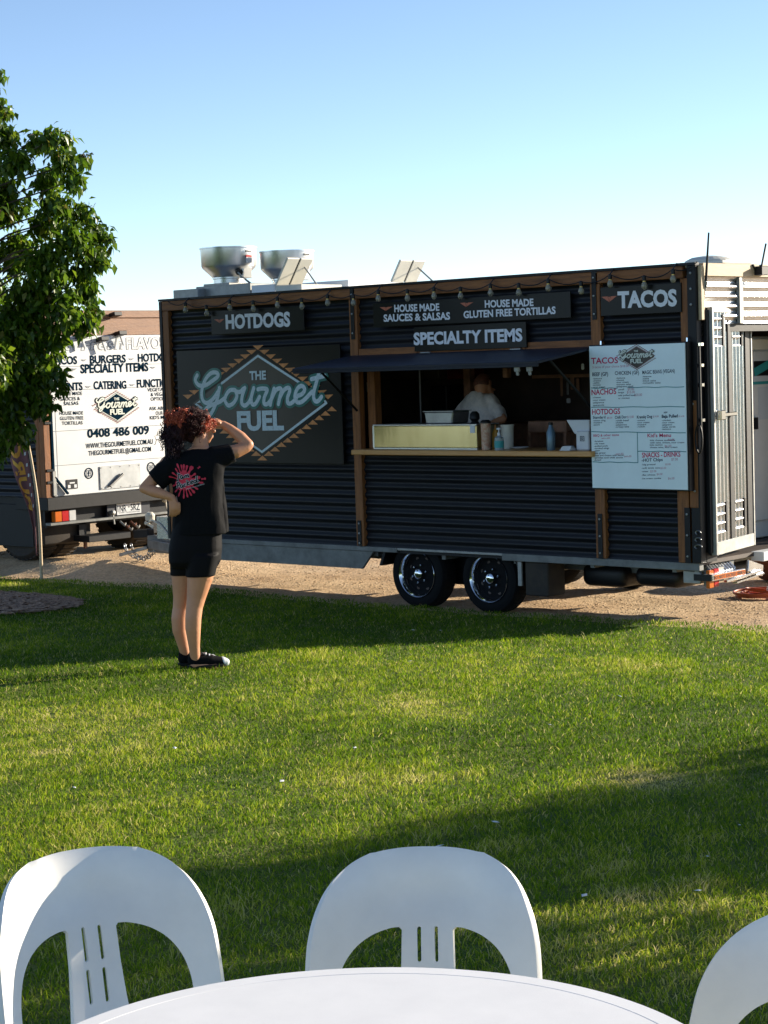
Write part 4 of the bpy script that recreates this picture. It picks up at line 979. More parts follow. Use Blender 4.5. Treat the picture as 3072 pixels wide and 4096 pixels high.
# tray edge, bumper, lamps, number plate
dk = onX(400, 1995, KX+0.02).z
MB().box(KX-0.5, KX+0.06, KY0-0.03, KY1, dk-0.075, zp0-0.004).build('tray_edge', M['black_steel'], truck, bevel=0.005)
bzz = onX(400, 2070, KX).z
MB().box(KX-0.06, KX+0.03, KY0+0.02, KY1-0.02, bzz-0.035, bzz-0.005).build('bumper_bar', M['galv_dark'], truck, bevel=0.004)
MB().box(KX-0.10, KX-0.062, KY0+0.02, KY1-0.02, bzz-0.035, dk-0.078).build('bumper_panel', M['black_steel'], truck)
a = onX(214, 2048, KX); b = onX(300, 2085, KX); w3 = (b.y-a.y)/3
lm = MB().box(KX-0.04, KX+0.025, a.y, a.y+w3-0.003, bzz+0.0, bzz+0.115).build('tail_lamp', M['amber'], truck, bevel=0.005)
MB().box(KX-0.04, KX+0.025, a.y+w3, a.y+2*w3-0.003, bzz, bzz+0.115).build('red_lens', M['red'], lm, bevel=0.005)
MB().box(KX-0.04, KX+0.025, a.y+2*w3, a.y+3*w3, bzz, bzz+0.115).build('clear_lens', M['clear_lens'], lm, bevel=0.005)
E2 = crop(440, 1980, 1659/280)
a = onX(*E2(150, 205), KX); b = onX(*E2(740, 440), KX)
MB().box(KX-0.03, KX-0.006, a.y-0.13, b.y+0.14, bzz-0.004, dk-0.079).build('plate_backing', M['awning'], truck, bevel=0.003)
zpt = (onX(*E2(450, 180), KX).z); zpb = onX(*E2(455, 450), KX).z
np_ = MB().box(KX-0.004, KX+0.004, a.y, b.y, zpb, zpt).build('number_plate', M['white_plastic'], truck, bevel=0.002)
g = Flat(kx(KX+0.004), (0, 1, 0), (1, 0, 0))
g.text('1NR', E2(185, 400), E2(390, 388), 25, 0.01, 0.001).text('5RZ', E2(490, 365), E2(710, 350), 25, 0.01, 0.001)
g.poly([E2(420, 270), E2(470, 265), E2(448, 305)], 0.001)
g.text('VICTORIA - THE EDUCATION STATE', E2(200, 440), E2(715, 395), 4.5, 0.0, 0.001)
g.build('lettering', M['navy'], np_)
for u, v in ((1310, 110), (60, 420)):
    c = onX(*E2(u, v), KX+0.02)
    MB().lathe([(0.028, -0.03), (0.03, 0.02), (0.015, 0.03)], c, (1, 0, 0.2), 12).beam(c, c+Vector((0, 0.02, -0.13)), 0.015, 0.02).build('socket', M['cream'] if u > 1000 else M['galv'], truck, bevel=0.002)
# towing gear under the bumper
hb = onX(520, 2140, KX).z
MB().box(KX-0.15, KX+0.12, yc-0.30, yc+0.3, hb-0.02, hb+0.05).build('tow_beam', M['black_steel'], truck, bevel=0.006)
for _y in (13.65, 14.7): MB().box(KX-0.9, KX-0.1, _y, _y+0.1, bzz-0.25, bzz+0.05).build('chassis_rail', M['black_steel'], truck)
for k in range(5):
    c = onX(480+k*14, 2085+(k % 3)*9, KX+0.02)
    MB().tube([c, c+Vector((0.04, 0.03, -0.05)), c+Vector((0.0, 0.08, -0.03))], 0.012, 6).build('air_hose', M['rust_pot'] if k % 2 else M['galv'], truck, shade=60)
# wheels under the body
def truck_wheel(x, y, r=0.46, w=0.26):
    o = thing('wheel', None, None); o.parent = truck; o.location = Vector((x, y, KGZ+r))-origin_of(truck)
    MB().lathe([(r*0.55, -w), (r*0.9, -w-0.005), (r*0.985, -w+0.03), (r, -w*0.75), (r, -w*0.25), (r*0.985, -0.03), (r*0.9, 0.005), (r*0.55, 0)], (0, 0, 0), (0, -1, 0), 40, False, False).build('tyre', M['rubber_dusty'], o, shade=40, local=True)
    MB().lathe([(r*0.55, 0), (r*0.52, -0.06), (r*0.25, -0.08), (r*0.2, 0.02), (r*0.1, 0.03)], (0, 0, 0), (0, -1, 0), 28, False, True).build('rim', M['black_steel'], o, shade=40, local=True)
    t = MB()
    for k in range(40):
        a_ = k/40*6.2832; rx, rz = math.cos(a_), math.sin(a_)
        t.obox((rx*r, w*0.5, rz*r), (-rz, 0, rx), (0, 1, 0), (rx, 0, rz), 0.022, w*0.42, 0.006)
    t.build('tread', M['rubber_dusty'], o, local=True); return o
wx = onX(250, 2220, KX-0.5)
for y in (KY0+0.10, KY0+0.42): truck_wheel(KX-0.62, y)
for y in (KY1-0.66, KY1-0.36): truck_wheel(KX-0.62, y)
truck_wheel(KX-2.05, KY0+0.10); truck_wheel(KX-5.4, KY0+0.10)
_zm = onX(265, 2168, KX-0.3).z
MB().box(KX-1.18, KX-0.14, KY0+0.045, KY0+0.72, _zm, zp0-0.09).build('mudguard', M['rubber_dusty'], truck, bevel=0.03, segs=3, shade=30)
MB().box(KX-6.2, KX-0.30, KY0+0.035, KY0+0.06, _zm-0.02, zp0-0.09).build('side_skirt', M['black_steel'], truck, bevel=0.004)
for s in (0, 1):
    zf = onX(330, 2190, KX).z
    MB().box(KX-0.18+0.0, KX-0.165, KY0+0.04+s*1.6, KY0+0.62+s*1.6, zf+0.12, bzz-0.04).build('mud_flap', M['rubber'], truck)
    MB().beam((KX-0.16, KY0+0.64+s*1.5, zf-0.03), (KX-0.16, KY0+0.64+s*1.5, bzz-0.04), 0.03, 0.03).build('flap_bracket', M['rust_pot'], truck)
MB().box(KX-4.3, KX-1.35, KY0+0.06, KY0+0.6, 0.0, zp0-0.05).build('side_locker', M['black_steel'], truck, bevel=0.01)
MB().box(KX-6.2, KX-0.1, 13.2, 14.6, 0.15, zp0-0.01).build('subframe', M['black_steel'], truck)
# ================================================================== MENU BOARD
MY = TY0-0.115
menu = thing('menu_board', 'tall white handwritten menu board with diamond logo, hung right of the hatch', 'menu board', (-8.7, MY, 1.2))
P_ = [onY(u, v, MY) for u, v in ((2356, 1387), (2738, 1370), (2751, 1956), (2370, 1955))]
mx0, mx1, mz1, mz0 = (P_[0].x+P_[3].x)/2, (P_[1].x+P_[2].x)/2, (P_[0].z+P_[1].z)/2, (P_[2].z+P_[3].z)/2
MB().box(mx0-0.006, mx1+0.012, MY+0.010, MY+0.085, mz0-0.012, mz1+0.010).build('frame', M['black_steel'], menu, bevel=0.003)
face_ = MB().box(mx0, mx1, MY, MY+0.009, mz0, mz1).build('writing_panel', M['whiteboard'], menu, bevel=0.001)
for x in (mx0+0.08, mx1-0.01):
    MB().tube([(x, MY+0.05, mz1+0.01), (x, MY+0.05, mz1+0.035), (x, TY0-0.03, mz1+0.045)], 0.008, 6).build('hook', M['chrome'], menu, shade=60)
def mf(): return Flat(fy(MY), (1, 0, 0), (0, -1, 0))
def lines(m, rows, name='lettering'):
    f = mf()
    for t, a, b, c, bold in rows: f.text(t, C5(*a), C5(*b), c, bold, 0.0006)
    f.build(name, M[m], face_)
lines('marker_red', [('TACOS', (215, 382), (572, 372), 23, 0.02), ('NACHOS', (220, 796), (548, 782), 21, 0.022), ('HOTDOGS', (228, 1056), (600, 1046), 21, 0.022), ("Kid's Menu", (962, 1357), (1275, 1352), 14, 0.02), ('SNACKS - DRINKS', (890, 1626), (1400, 1612), 19, 0.022), ('BBQ & other items', (245, 1350), (585, 1338), 9, 0.01), ('with a side', (350, 1380), (465, 1374), 5, 0.01)])
lines('marker_dark', [('BEEF (GF)', (230, 546), (440, 540), 14, 0.02), ('CHICKEN (GF)', (530, 530), (850, 520), 14, 0.015), ('MAGIC BEANS (VEGAN)', (895, 520), (1325, 498), 14, 0.015), ('Standard', (238, 1112), (405, 1106), 10, 0.02), ('Chilli Dog', (530, 1112), (685, 1104), 11, 0.02), ('Kransky Dog', (822, 1108), (1025, 1098), 11, 0.03), ('Baja Pulled', (1152, 1100), (1365, 1092), 12, 0.03), ('NEW', (1180, 1040), (1228, 1036), 6, 0.03), ('-HOT Chips', (885, 1682), (1165, 1672), 12, 0.02)])
_rows = []
for x, y0, dy, ts in ((235, 590, 28, ('-lettuce', '-cheese', '-salsa', '-tomato', '-sour cream')), (545, 582, 28, ('-lettuce', '-cheese', '-sour cream', '-tomato salsa', '-jalapeno aioli')), (893, 562, 28, ('-lettuce', '-salsa', '-black salsa', '-tomatillo salsa')), (235, 840, 34, ('-cheese', '-sour cream', '-jalapenos', '-guacamole')), (238, 1146, 28, ('-onion ring', '-mustard', '-sauce')), (535, 1146, 28, ('-chilli beef', '-cheese', '-jalapenos', '-crispy bits')), (822, 1144, 28, ('-onions', '-sour cream', '-mustard', '-relish')), (1152, 1144, 29, ('-chicken', '-sour cream', '-jalapeno', '-salsa verde', '-lettuce')), (255, 1422, 31, ('-brisket', '-rib meat', '-pulled pork', '-smoked wings', '-slaw', '-jus gravy', '-mac and cheese with bacon', '-pickles and chilli sauce', '-bread')), (995, 1408, 31, ('kids cheese quesadilla', 'with salsa, cheese, sour cream', 'kids nachos', 'cheese salsa, sour cream')), (885, 1730, 46, ('-big pretzel', '-soft drink cans', '-water', '-flat whites', '-ice cream cookie')), (575, 735, 38, ('small', 'large', 'add pulled beef', 'or chicken'))):
    for i, t in enumerate(ts):
        y = y0+i*dy; _rows.append((t, (x, y), (x+len(t)*15.2, y-4), 6, 0.016))
lines('marker_dark', _rows)
lines('marker_pale', [('3 tacos of your choice $18.00', (232, 442), (712, 424), 9, 0.0), ('$8.00', (425, 1112), (495, 1108), 7, 0.0), ('$12.00', (695, 1104), (780, 1100), 9, 0.0), ('$14.00', (1035, 1094), (1110, 1090), 7, 0.0), ('$14.00', (1375, 1090), (1450, 1087), 6, 0.0), ('$9.00', (700, 736), (785, 732), 10, 0.0), ('$15.00', (690, 776), (795, 772), 10, 0.0), ('$20.00', (790, 812), (890, 808), 10, 0.0), ('$8.00', (1235, 1404), (1320, 1400), 8, 0.0), ('$6.00', (1190, 1486), (1280, 1482), 8, 0.0), ('$7.00', (1280, 1668), (1365, 1664), 10, 0.0), ('$5.00', (1200, 1728), (1270, 1726), 7, 0.0), ('$3.00', (1135, 1780), (1210, 1777), 8, 0.0), ('$3.00', (1000, 1824), (1080, 1820), 8, 0.0), ('$4.00', (1085, 1862), (1160, 1858), 8, 0.0), ('$6.00', (1235, 1918), (1320, 1914), 8, 0.0), ('extra $2', (540, 1590), (645, 1586), 7, 0.01), ('extra $2', (650, 1622), (750, 1618), 7, 0.01)])
f = mf()
for a, b in (((215, 706), (560, 704)), ((700, 696), (1446, 689)), ((220, 960), (1452, 951)), ((215, 1286), (1467, 1296)), ((828, 1296), (836, 1692)), ((836, 1545), (1475, 1546)), ((240, 1686), (836, 1692))):
    A, B = onY(*C5(*a), MY), onY(*C5(*b), MY)
    P = [A+(B-A)*t+Vector((0, 0, 0.002*math.sin(t*17+a[0]))) for t in LIN(0, 1, 14)]
    f.stroke(P, 0.006, 0.0006)
f.build('ruled_line', M['marker_teal'], face_)
lc = onY(*C5(825, 292), MY-0.0006); lk = (onY(*C5(1062, 280), MY).x-onY(*C5(585, 300), MY).x)/2/(LOGO_W*1.08)
logo(face_, lc, (1, 0, 0), (0, -1, 0), lk, [M['diamond'], M['pink_print'], M['pink_print'], M['diamond'], M['cream_print']], 0.050, 0.10)

# ================================================================== STRING LIGHTS
LY = TY0-0.085
lights = thing('string_lights', 'string of clear round bulbs hung along the top of the black trailer', 'string lights', (-11.2, LY, 2.3))
bulbs = [C1(262, 628), C1(418, 650), C1(588, 610), C1(762, 617), C1(940, 590), C1(1120, 600), C1(1310, 573), C1(1500, 573), C2(258, 306), C2(442, 303), C2(610, 290), C2(778, 290), C2(967, 270), C2(1146, 268), C2(1332, 240), C2(1540, 258), C4(385, 475), C4(660, 488), C4(893, 435)]
BP = [onY(u, v, LY) for u, v in bulbs]
pts = []
hang = [Vector((BP[0].x-0.25, LY, BP[0].z+0.10))]+[b+Vector((0, 0, 0.075)) for b in BP]+[Vector((BP[-1].x+0.2, LY+0.03, BP[-1].z+0.12))]
for i in range(len(hang)-1):
    a, b = hang[i], hang[i+1]
    for t in LIN(0, 1, 7)[:-1]: pts.append(a+(b-a)*t-Vector((0, 0, 0.035*4*t*(1-t))))
pts.append(hang[-1])
MB().tube(pts, 0.0045, 5).build('cord', M['black_plastic'], lights, shade=60)
def bulb(c):
    b = thing('bulb', None, None); b.parent = lights; b.location = c-origin_of(lights)
    MB().lathe([(0.006, -0.030), (0.016, -0.026), (0.0235, -0.012), (0.024, 0.0), (0.0205, 0.013), (0.013, 0.026), (0.011, 0.032)], (0, 0, 0), n=18).build('glass', M['bulb_glass'], b, shade=80, local=True)
    MB().lathe([(0.0125, 0.024), (0.0125, 0.036)], (0, 0, 0), n=12).build('collar', M['filament'], b, shade=40, local=True)
    MB().lathe([(0.0155, 0.0365), (0.0155, 0.07), (0.008, 0.078)], (0, 0, 0), n=12).build('socket', M['black_plastic'], b, shade=40, local=True)
    return b
b0 = bulb(BP[0])
for p in BP[1:]:
    c = copy_tree(b0, lights); c.location = p-origin_of(lights)
for i in range(0, len(BP), 2):
    MB().tube([BP[i]+Vector((0, 0, 0.075)), (BP[i].x, TY0-0.03, max(BP[i].z+0.12, TZ1-0.09))], 0.005, 5).build('clip', M['black_plastic'], lights)

# ================================================================== ON THE COUNTER
def c3(x, y, yy): return onY(*C3(x, y), yy)
wy = TY0-0.06
a, b = c3(224, 470, wy), c3(880, 470, wy)
warm = thing('food_warmer', 'long low polished steel food warmer box on the timber counter', 'food warmer', ((a.x+b.x)/2, wy+0.15, ZC))
zt = (a.z+b.z)/2
MB().box(a.x+0.006, b.x-0.006, wy, wy+0.30, ZC+0.014, zt-0.012).build('body', M['gold_tint_steel'], warm, bevel=0.006)
MB().box(a.x, b.x, wy-0.006, wy+0.306, zt-0.0115, zt).build('top_rim', M['stainless'], warm, bevel=0.003)
MB().box(a.x, b.x, wy-0.006, wy+0.306, ZC+0.001, ZC+0.0135).build('base_rim', M['stainless'], warm, bevel=0.003)
MB().box(a.x-0.004, a.x+0.012, wy-0.004, wy+0.30, ZC+0.014, zt-0.012).build('end_cap', M['stainless'], warm)
s0, s1 = c3(838, 477, wy), c3(869, 524, wy)
MB().box(s0.x, s1.x, wy-0.0035, wy-0.0005, s1.z, s0.z).build('paper_label', M['white_plastic'], warm)
def simple(name, label, cat, x, y, parts, z=ZC, group=None):
    t = thing(name, label, cat, (x, y, z), group)
    for pn, prof, m, n in parts:
        MB().lathe(prof, (x, y, z), n=n).build(pn, M[m], t, shade=40)
    return t
a, b = c3(640, 395, wy+0.26), c3(826, 462, wy+0.26)
tray = thing('steel_tray', 'deep grey steel food pan sitting on top of the long warmer', 'tray', ((a.x+b.x)/2, wy+0.20, zt))
tm = MB()
tz1 = zt+0.105
tm.prism([(a.x+0.02, zt+0.001), (b.x-0.02, zt+0.001), (b.x, tz1), (a.x, tz1)], 'y', wy+0.06, wy+0.29)
tm.build('pan', M['steel_dull'], tray, bevel=0.01)
MB().box(a.x-0.008, b.x+0.008, wy+0.05, wy+0.30, tz1, tz1+0.006).build('rim', M['steel_dull'], tray)
def pos(x, yy): return c3(x, 600, yy).x
yq = TY0-0.02
simple('thermos_flask', 'dark pump flask beside the right end of the food warmer', 'flask', pos(872, yq+0.08), yq+0.08, [('flask', [(0.045, 0), (0.05, 0.01), (0.05, 0.20), (0.03, 0.235)], 'black_plastic', 24), ('spout', [(0.028, 0.236), (0.045, 0.26), (0.04, 0.30), (0.02, 0.32)], 'black_plastic', 20)])
M['patterned'] = mat('patterned_paper', (0.45, 0.14, 0.07), 0.6, scale=35, col2=(0.62, 0.50, 0.36))
simple('cup_stack', 'tall stack of orange patterned paper cups right of the dark flask', 'cups', pos(940, yq), yq, [('cups', [(0.038, 0), (0.043, 0.22)], 'patterned', 24), ('lid', [(0.046, 0.221), (0.046, 0.235), (0.03, 0.25)], 'black_plastic', 24)])
M['sauce'] = mat('mustard_bottle', (0.55, 0.28, 0.03), 0.4)
simple('sauce_bottle', 'small yellow sauce bottle behind the hand sanitiser', 'bottle', pos(1000, yq+0.12), yq+0.12, [('bottle', [(0.03, 0), (0.03, 0.13), (0.012, 0.17)], 'sauce', 16), ('nozzle', [(0.010, 0.171), (0.004, 0.205)], 'orange', 10)])
M['gel'] = mat('clear_gel', (0.52, 0.60, 0.62), 0.15, trans=0.5)
M['teal_label'] = mat('teal_label', (0.03, 0.30, 0.30), 0.5)
simple('sanitiser_bottle', 'clear pump bottle with teal label on the counter', 'bottle', pos(1022, yq-0.05), yq-0.05, [('bottle', [(0.037, 0), (0.04, 0.008), (0.04, 0.10), (0.015, 0.122)], 'gel', 20), ('label', [(0.0408, 0.02), (0.0408, 0.078)], 'teal_label', 20), ('pump', [(0.013, 0.1225), (0.013, 0.145), (0.005, 0.146), (0.005, 0.17), (0.02, 0.171), (0.018, 0.185)], 'white_plastic', 12)])
simple('paper_tub', 'beige round tub behind the sanitiser bottle', 'tub', pos(1075, yq+0.16), yq+0.16, [('tub', [(0.05, 0), (0.056, 0.19)], 'cream', 24), ('lid', [(0.060, 0.1905), (0.060, 0.203)], 'cream', 24)])
simple('side_plate', 'small pale plate lying on the counter right of the tub', 'plate', pos(1150, yq+0.15), yq+0.15, [('plate', [(0.04, 0), (0.075, 0.012), (0.078, 0.016), (0.04, 0.006)], 'white_plastic', 24)])
M['blue_steel'] = mat('blue_grey_bottle', (0.10, 0.16, 0.20), 0.3, metal=0.4)
simple('water_bottle', 'slim blue grey drink bottle standing near the white payment stand', 'bottle', pos(1350, yq), yq, [('bottle', [(0.034, 0), (0.036, 0.01), (0.036, 0.145), (0.018, 0.19), (0.016, 0.205)], 'blue_steel', 22), ('cap', [(0.019, 0.2055), (0.019, 0.228)], 'black_plastic', 16)])
a, b = c3(1505, 512, yq-0.03), c3(1590, 612, yq-0.03)
pos_ = thing('payment_stand', 'white tilted payment tablet stand at the right end of the counter', 'payment stand', ((a.x+b.x)/2, yq+0.03, ZC))
MB().box(a.x, b.x, yq-0.03, yq+0.09, ZC+0.001, a.z).build('base', M['white_plastic'], pos_, bevel=0.008)
sc0, sc1 = c3(1450, 442, yq+0.01), c3(1597, 530, yq+0.01)
MB().prism([(sc0.x, sc0.z), (sc1.x, sc0.z), (sc1.x, sc1.z), (sc0.x+0.08, sc1.z)], 'y', yq+0.0, yq+0.022).build('tablet', M['white_plastic'], pos_, bevel=0.003)
lc = c3(1547, 560, yq-0.031)
q = Flat(None, (1, 0, 0), (0, -1, 0))
for r_ in (0.018, 0.007): q.stroke([lc+Vector((sx*r_, 0, sz*r_)) for sx, sz in ((-1, -1), (1, -1), (1, 1), (-1, 1))], 0.006, 0.0015, True)
q.build('emblem', M['navy'], pos_)
nx = pos(1458, yq-0.05)
nap = thing('napkin_pile', 'small pile of white napkins beside the payment stand', 'napkins', (nx, yq-0.05, ZC))
for k in range(4):
    MB().obox((nx+0.004*math.sin(k*2), yq-0.05, ZC+0.006+0.009*k), (1, 0.15*k, 0), (-0.15*k, 1, 0), (0, 0, 1), 0.048-0.004*k, 0.05, 0.004).build('napkin', M['white_plastic'], nap)

# ================================================================== INSIDE THE TRAILER
def inside(name, label, cat, x0, y0, x1, y1, yy, d, m, parts=None, rest=True):
    a, b = c3(x0, y0, yy), c3(x1, y1, yy)
    t = thing(name, label, cat, ((a.x+b.x)/2, yy+d/2, b.z))
    MB().box(a.x, b.x, yy, yy+d, b.z, a.z).build('body', M[m], t, bevel=0.008)
    return t, a, b
t, a, b = inside('kitchen_bench', 'dark kitchen bench along the back wall inside the trailer', 'bench', 190, 470, 1590, 640, 14.45, 0.55, 'interior_brown')
MB().box(a.x, b.x, 14.46, 15.0, TZ0+0.013, b.z-0.002).build('cabinet', M['interior'], t)
M['red_box'] = mat('dark_red_card', (0.16, 0.015, 0.012), 0.5)
inside('red_box', 'dark red box high on a shelf inside the trailer', 'box', 690, 118, 805, 182, 14.6, 0.3, 'red_box')
t, a, b = inside('cooking_hood', 'dark steel hood over the cooking bench inside', 'hood', 200, 60, 640, 180, 14.5, 0.5, 'interior')
inside('black_oven', 'black oven with a grey front inside the hatch', 'oven', 585, 225, 690, 380, 14.40, 0.4, 'black_plastic')
t, a, b = inside('timber_shelf', 'brown timber shelf box behind the counter at the right', 'shelf', 1200, 450, 1445, 522, 13.6, 0.25, 'interior_brown')
MB().box(a.x, a.x+0.03, 13.6, 13.85, TZ0+0.013, b.z).box(b.x-0.03, b.x, 13.6, 13.85, TZ0+0.013, b.z).build('leg', M['interior_brown'], t)
a = c3(520, 140, 14.1); b = c3(528, 460, 14.1)
t = thing('steel_pole', 'thin steel pole standing upright inside the trailer', 'pole', (b.x, 14.1, TZ0)); MB().tube([(b.x, 14.1, TZ0+0.013), (b.x, 14.1, TZ1-0.071)], 0.010, 10).build('tube', M['steel_dull'], t, shade=60)
a = c3(830, 150, 14.25); t = thing('inner_post', 'reddish timber post behind the cook inside the trailer', 'post', (a.x, 14.25, TZ0)); MB().box(a.x-0.04, a.x+0.04, 14.21, 14.29, TZ0+0.013, TZ1-0.071).build('timber', M['interior_brown'], t, bevel=0.004)
a = c3(215, 235, 13.3)
t = thing('white_bracket', 'pale triangular shelf bracket at the left of the hatch', 'bracket', a)
p0, p1, p2 = c3(183, 205, 13.3), c3(250, 208, 13.3), c3(186, 266, 13.3)
MB().prism([(p0.x, p0.z), (p1.x, p1.z), (p2.x, p2.z)], 'y', 13.3, 13.32).build('plate', M['cream'], t)
for i, (x, y0, y1, w, m) in enumerate(((1412, 170, 292, 9, 'interior_brown'), (1450, 200, 285, 8, 'steel_dull'), (1480, 165, 250, 12, 'interior_brown'), (1515, 180, 270, 10, 'interior_brown'), (1545, 85, 125, 9, 'white_plastic'))):
    t, a, b = inside('hanging_utensil', ['brown handled kitchen utensil hanging leftmost on the right inside wall', 'steel kitchen utensil hanging second from the left inside', 'wide brown spatula hanging third on the inside wall', 'brown utensil hanging rightmost of the row inside', 'white handled tool hanging just left of the menu board'][i], 'utensil', x-w, y0, x+w, y1, 14.9 if m != 'white_plastic' else 12.95, 0.02, m)
    t['group'] = 'utensils hanging inside the trailer'
inside('price_card', 'small white card on the wall inside the hatch', 'card', 1446, 305, 1470, 336, 14.85, 0.01, 'white_plastic')
inside('spice_jar', 'pale jar hanging near the ceiling inside the hatch', 'jar', 1040, 110, 1072, 175, 13.9, 0.07, 'interior_brown')
MB().box(-11.4, -9.3, 14.85, 15.03, 1.62, 1.65).build('inner_shelf', M['interior_brown'], trailer)
# fridge seen through the rear doorway
FXX = -8.72
fr_ = thing('upright_fridge', 'pale grey upright fridge with notices seen through the rear doorway', 'fridge', (FXX-0.35, 14.1, TZ0))
zf0, zf1 = onX(3040, 2085, FXX).z, onX(3040, 1355, FXX).z
MB().box(FXX-0.7, FXX-0.03, 13.45, 14.75, TZ0+0.02, zf1+0.02).build('cabinet', M['fridge'], fr_, bevel=0.01)
dr = MB().box(FXX-0.028, FXX, 13.46, 14.74, zf0, zf1-0.10).build('door', M['fridge'], fr_, bevel=0.012)
MB().box(FXX-0.028, FXX-0.002, 13.46, 14.74, zf1-0.09, zf1).build('top_panel', M['fridge'], fr_, bevel=0.006)
E5 = crop(2990, 1200, 2.207)
def notice(x0, y0, x1, y1, m, dx): 
    a = onX(*E5(x0, y0), FXX); b = onX(*E5(x1, y1), FXX); return MB().box(FXX+0.0005, FXX+dx, a.y, b.y, b.z, a.z).build('notice', M[m], dr)
notice(42, 460, 260, 735, 'white_plastic', 0.003); notice(52, 540, 260, 662, 'black_plastic', 0.0045); notice(90, 770, 250, 1045, 'white_plastic', 0.003)
notice(45, 722, 260, 736, 'teal_label', 0.0042); notice(28, 1040, 78, 1140, 'black_plastic', 0.02)
a = onX(*E5(60, 640), FXX+0.006); b = onX(*E5(200, 560), FXX+0.006)
MB().beam(a, b, 0.003, 0.07).build('notice', M['teal_label'], dr)
# ================================================================== STEP, POT, CORD
E3 = crop(2800, 2180, 6.1)
SX = -8.12
a = onX(*E3(300, 890), SX); b = onX(*E3(1115, 690), SX); a1 = onX(*E3(300, 720), SX)
st = thing('folding_step', 'silver fold down entry step with an orange warning strip by the trailer door', 'step', ((SX-0.3), (a.y+b.y)/2, GRAVEL_Z))
zt_s = a1.z; zb_s = a.z
MB().box(SX-0.16, SX, a.y, b.y, zb_s, zt_s).build('tread', M['zinc'], st, bevel=0.004)
MB().box(SX-0.162, SX-0.01, a.y-0.010, a.y-0.001, zb_s, zt_s-0.004).build('tread_end', M['black_plastic'], st)
strip = MB().box(SX+0.0005, SX+0.003, a.y+0.03, b.y-0.01, zb_s+0.008, zt_s-0.008).build('warning_strip', M['amber'], st)
g = Flat(kx(SX+0.003), (0, 1, 0), (1, 0, 0)); g.text('DO NOT EXCEED 200KG', E3(330, 845), E3(1095, 690), 12, 0.02, 0.001); g.build('lettering', M['black_plastic'], strip)
for s in (0.02, 0.98):
    yy = a.y+(b.y-a.y)*s
    MB().beam((SX-0.10, yy, zb_s+0.02), (TX1-0.10, yy, TZ0-0.07), 0.02, 0.05).build('arm', M['galv'], st, bevel=0.003)
pv = Vector((-0.10, 0, onX(2920, 2225, SX-0.1).z-zt_s-0.01)); L = pv.length; pv.normalize(); pn = Vector((pv.z, 0, -pv.x)); pn = pn if pn.x > 0 else -pn
cpt = Vector((SX-0.05, (a.y+b.y)/2, zt_s))+pv*L*0.5
MB().obox(cpt, pv, (0, 1, 0), pn, L*0.5, (b.y-a.y)*0.36, 0.006).build('kick_plate', M['zinc'], st)
for k in range(9):
    yy = (a.y+b.y)/2+(b.y-a.y)*0.36*(k/4-1)*0.92
    MB().obox(Vector((cpt.x, yy, cpt.z))+pn*0.010, pv, (0, 1, 0), pn, L*0.48, 0.007, 0.004).build('rib', M['zinc'], st)
MB().beam(onX(2902, 2326, SX), onX(3040, 2283, SX), 0.03, 0.02).beam(onX(2940, 2331, SX-0.02), onX(3050, 2292, SX-0.02), 0.04, 0.015).beam(onX(2990, 2262, SX), onX(3048, 2282, SX-0.05), 0.02, 0.09).build('ground_rail', M['zinc'], st, bevel=0.003)
pc = onZ(3128, 2325, GRAVEL_Z)
pot = thing('fire_bowl', 'large round brown bowl standing on the gravel by the entry step', 'bowl', pc)
MB().lathe([(0.12, 0.0), (0.20, 0.03), (0.285, 0.13), (0.315, 0.26), (0.30, 0.30), (0.275, 0.30), (0.28, 0.24), (0.20, 0.08), (0.02, 0.05)], pc, n=40).build('bowl', M['rust_pot'], pot, shade=50)
MB().lathe([(0.316, 0.285), (0.322, 0.305), (0.30, 0.312)], pc, n=40, cap0=False, cap1=False).build('rim', M['cream'], pot, shade=50)
cc = onZ(3062, 2388, GRAVEL_Z)
pts = []
for k in range(150):
    a_ = k/150*6.2832*6.3; r_ = 0.17+0.05*math.sin(a_*0.31+1)+0.025*math.sin(a_*1.7)
    pts.append((cc.x+r_*1.25*math.cos(a_), cc.y+r_*math.sin(a_), GRAVEL_Z+0.012+0.05*abs(math.sin(a_*0.21))*(k/150)+0.01*math.sin(a_*1.3)+0.01))
cord = thing('extension_cord', 'orange coiled extension cord lying on the gravel', 'cord', (cc.x, cc.y, GRAVEL_Z))
MB().tube(pts, 0.011, 6).build('coil', M['cord_orange'], cord, shade=60)
MB().obox((cc.x+0.10, cc.y-0.05, GRAVEL_Z+0.085), (1, 0.4, 0.1), (-0.4, 1, 0), (0, 0, 1), 0.05, 0.025, 0.02).build('plug', M['white_plastic'], cord, bevel=0.006)

# ================================================================== FEATHER FLAG
fb = onZ(166, 2316, -0.285)
flag = thing('feather_flag', 'maroon feather flag with orange lettering on a thin bent pole by the truck', 'flag', fb)
def onP(u, v, off=0.0):
    """point on the vertical plane through the flag pole, square to the view"""
    d = ray(u, v); n_ = Vector((_F.x, _F.y, 0)).normalized(); k = (fb-CAM_POS).dot(n_)/d.dot(n_); return CAM_POS+d*k-n_*off
pole = [onP(u, v) for u, v in spline([(167, 2330), (163, 2210), (158, 2100), (148, 1990), (132, 1880), (112, 1770), (90, 1670), (62, 1570), (25, 1480), (-25, 1420), (-80, 1400)], 5)]
MB().tube(pole, [0.018-0.010*i/len(pole) for i in range(len(pole))], 8).build('pole', M['pale_timber'], flag, shade=60)
M['flag'] = mat('maroon_flag_cloth', (0.14, 0.045, 0.05), 0.7, scale=3, col2=(0.26, 0.11, 0.12))
M['flag_print'] = mat('orange_flag_print', (0.75, 0.24, 0.02), 0.6, scale=8, col2=(0.85, 0.48, 0.08))
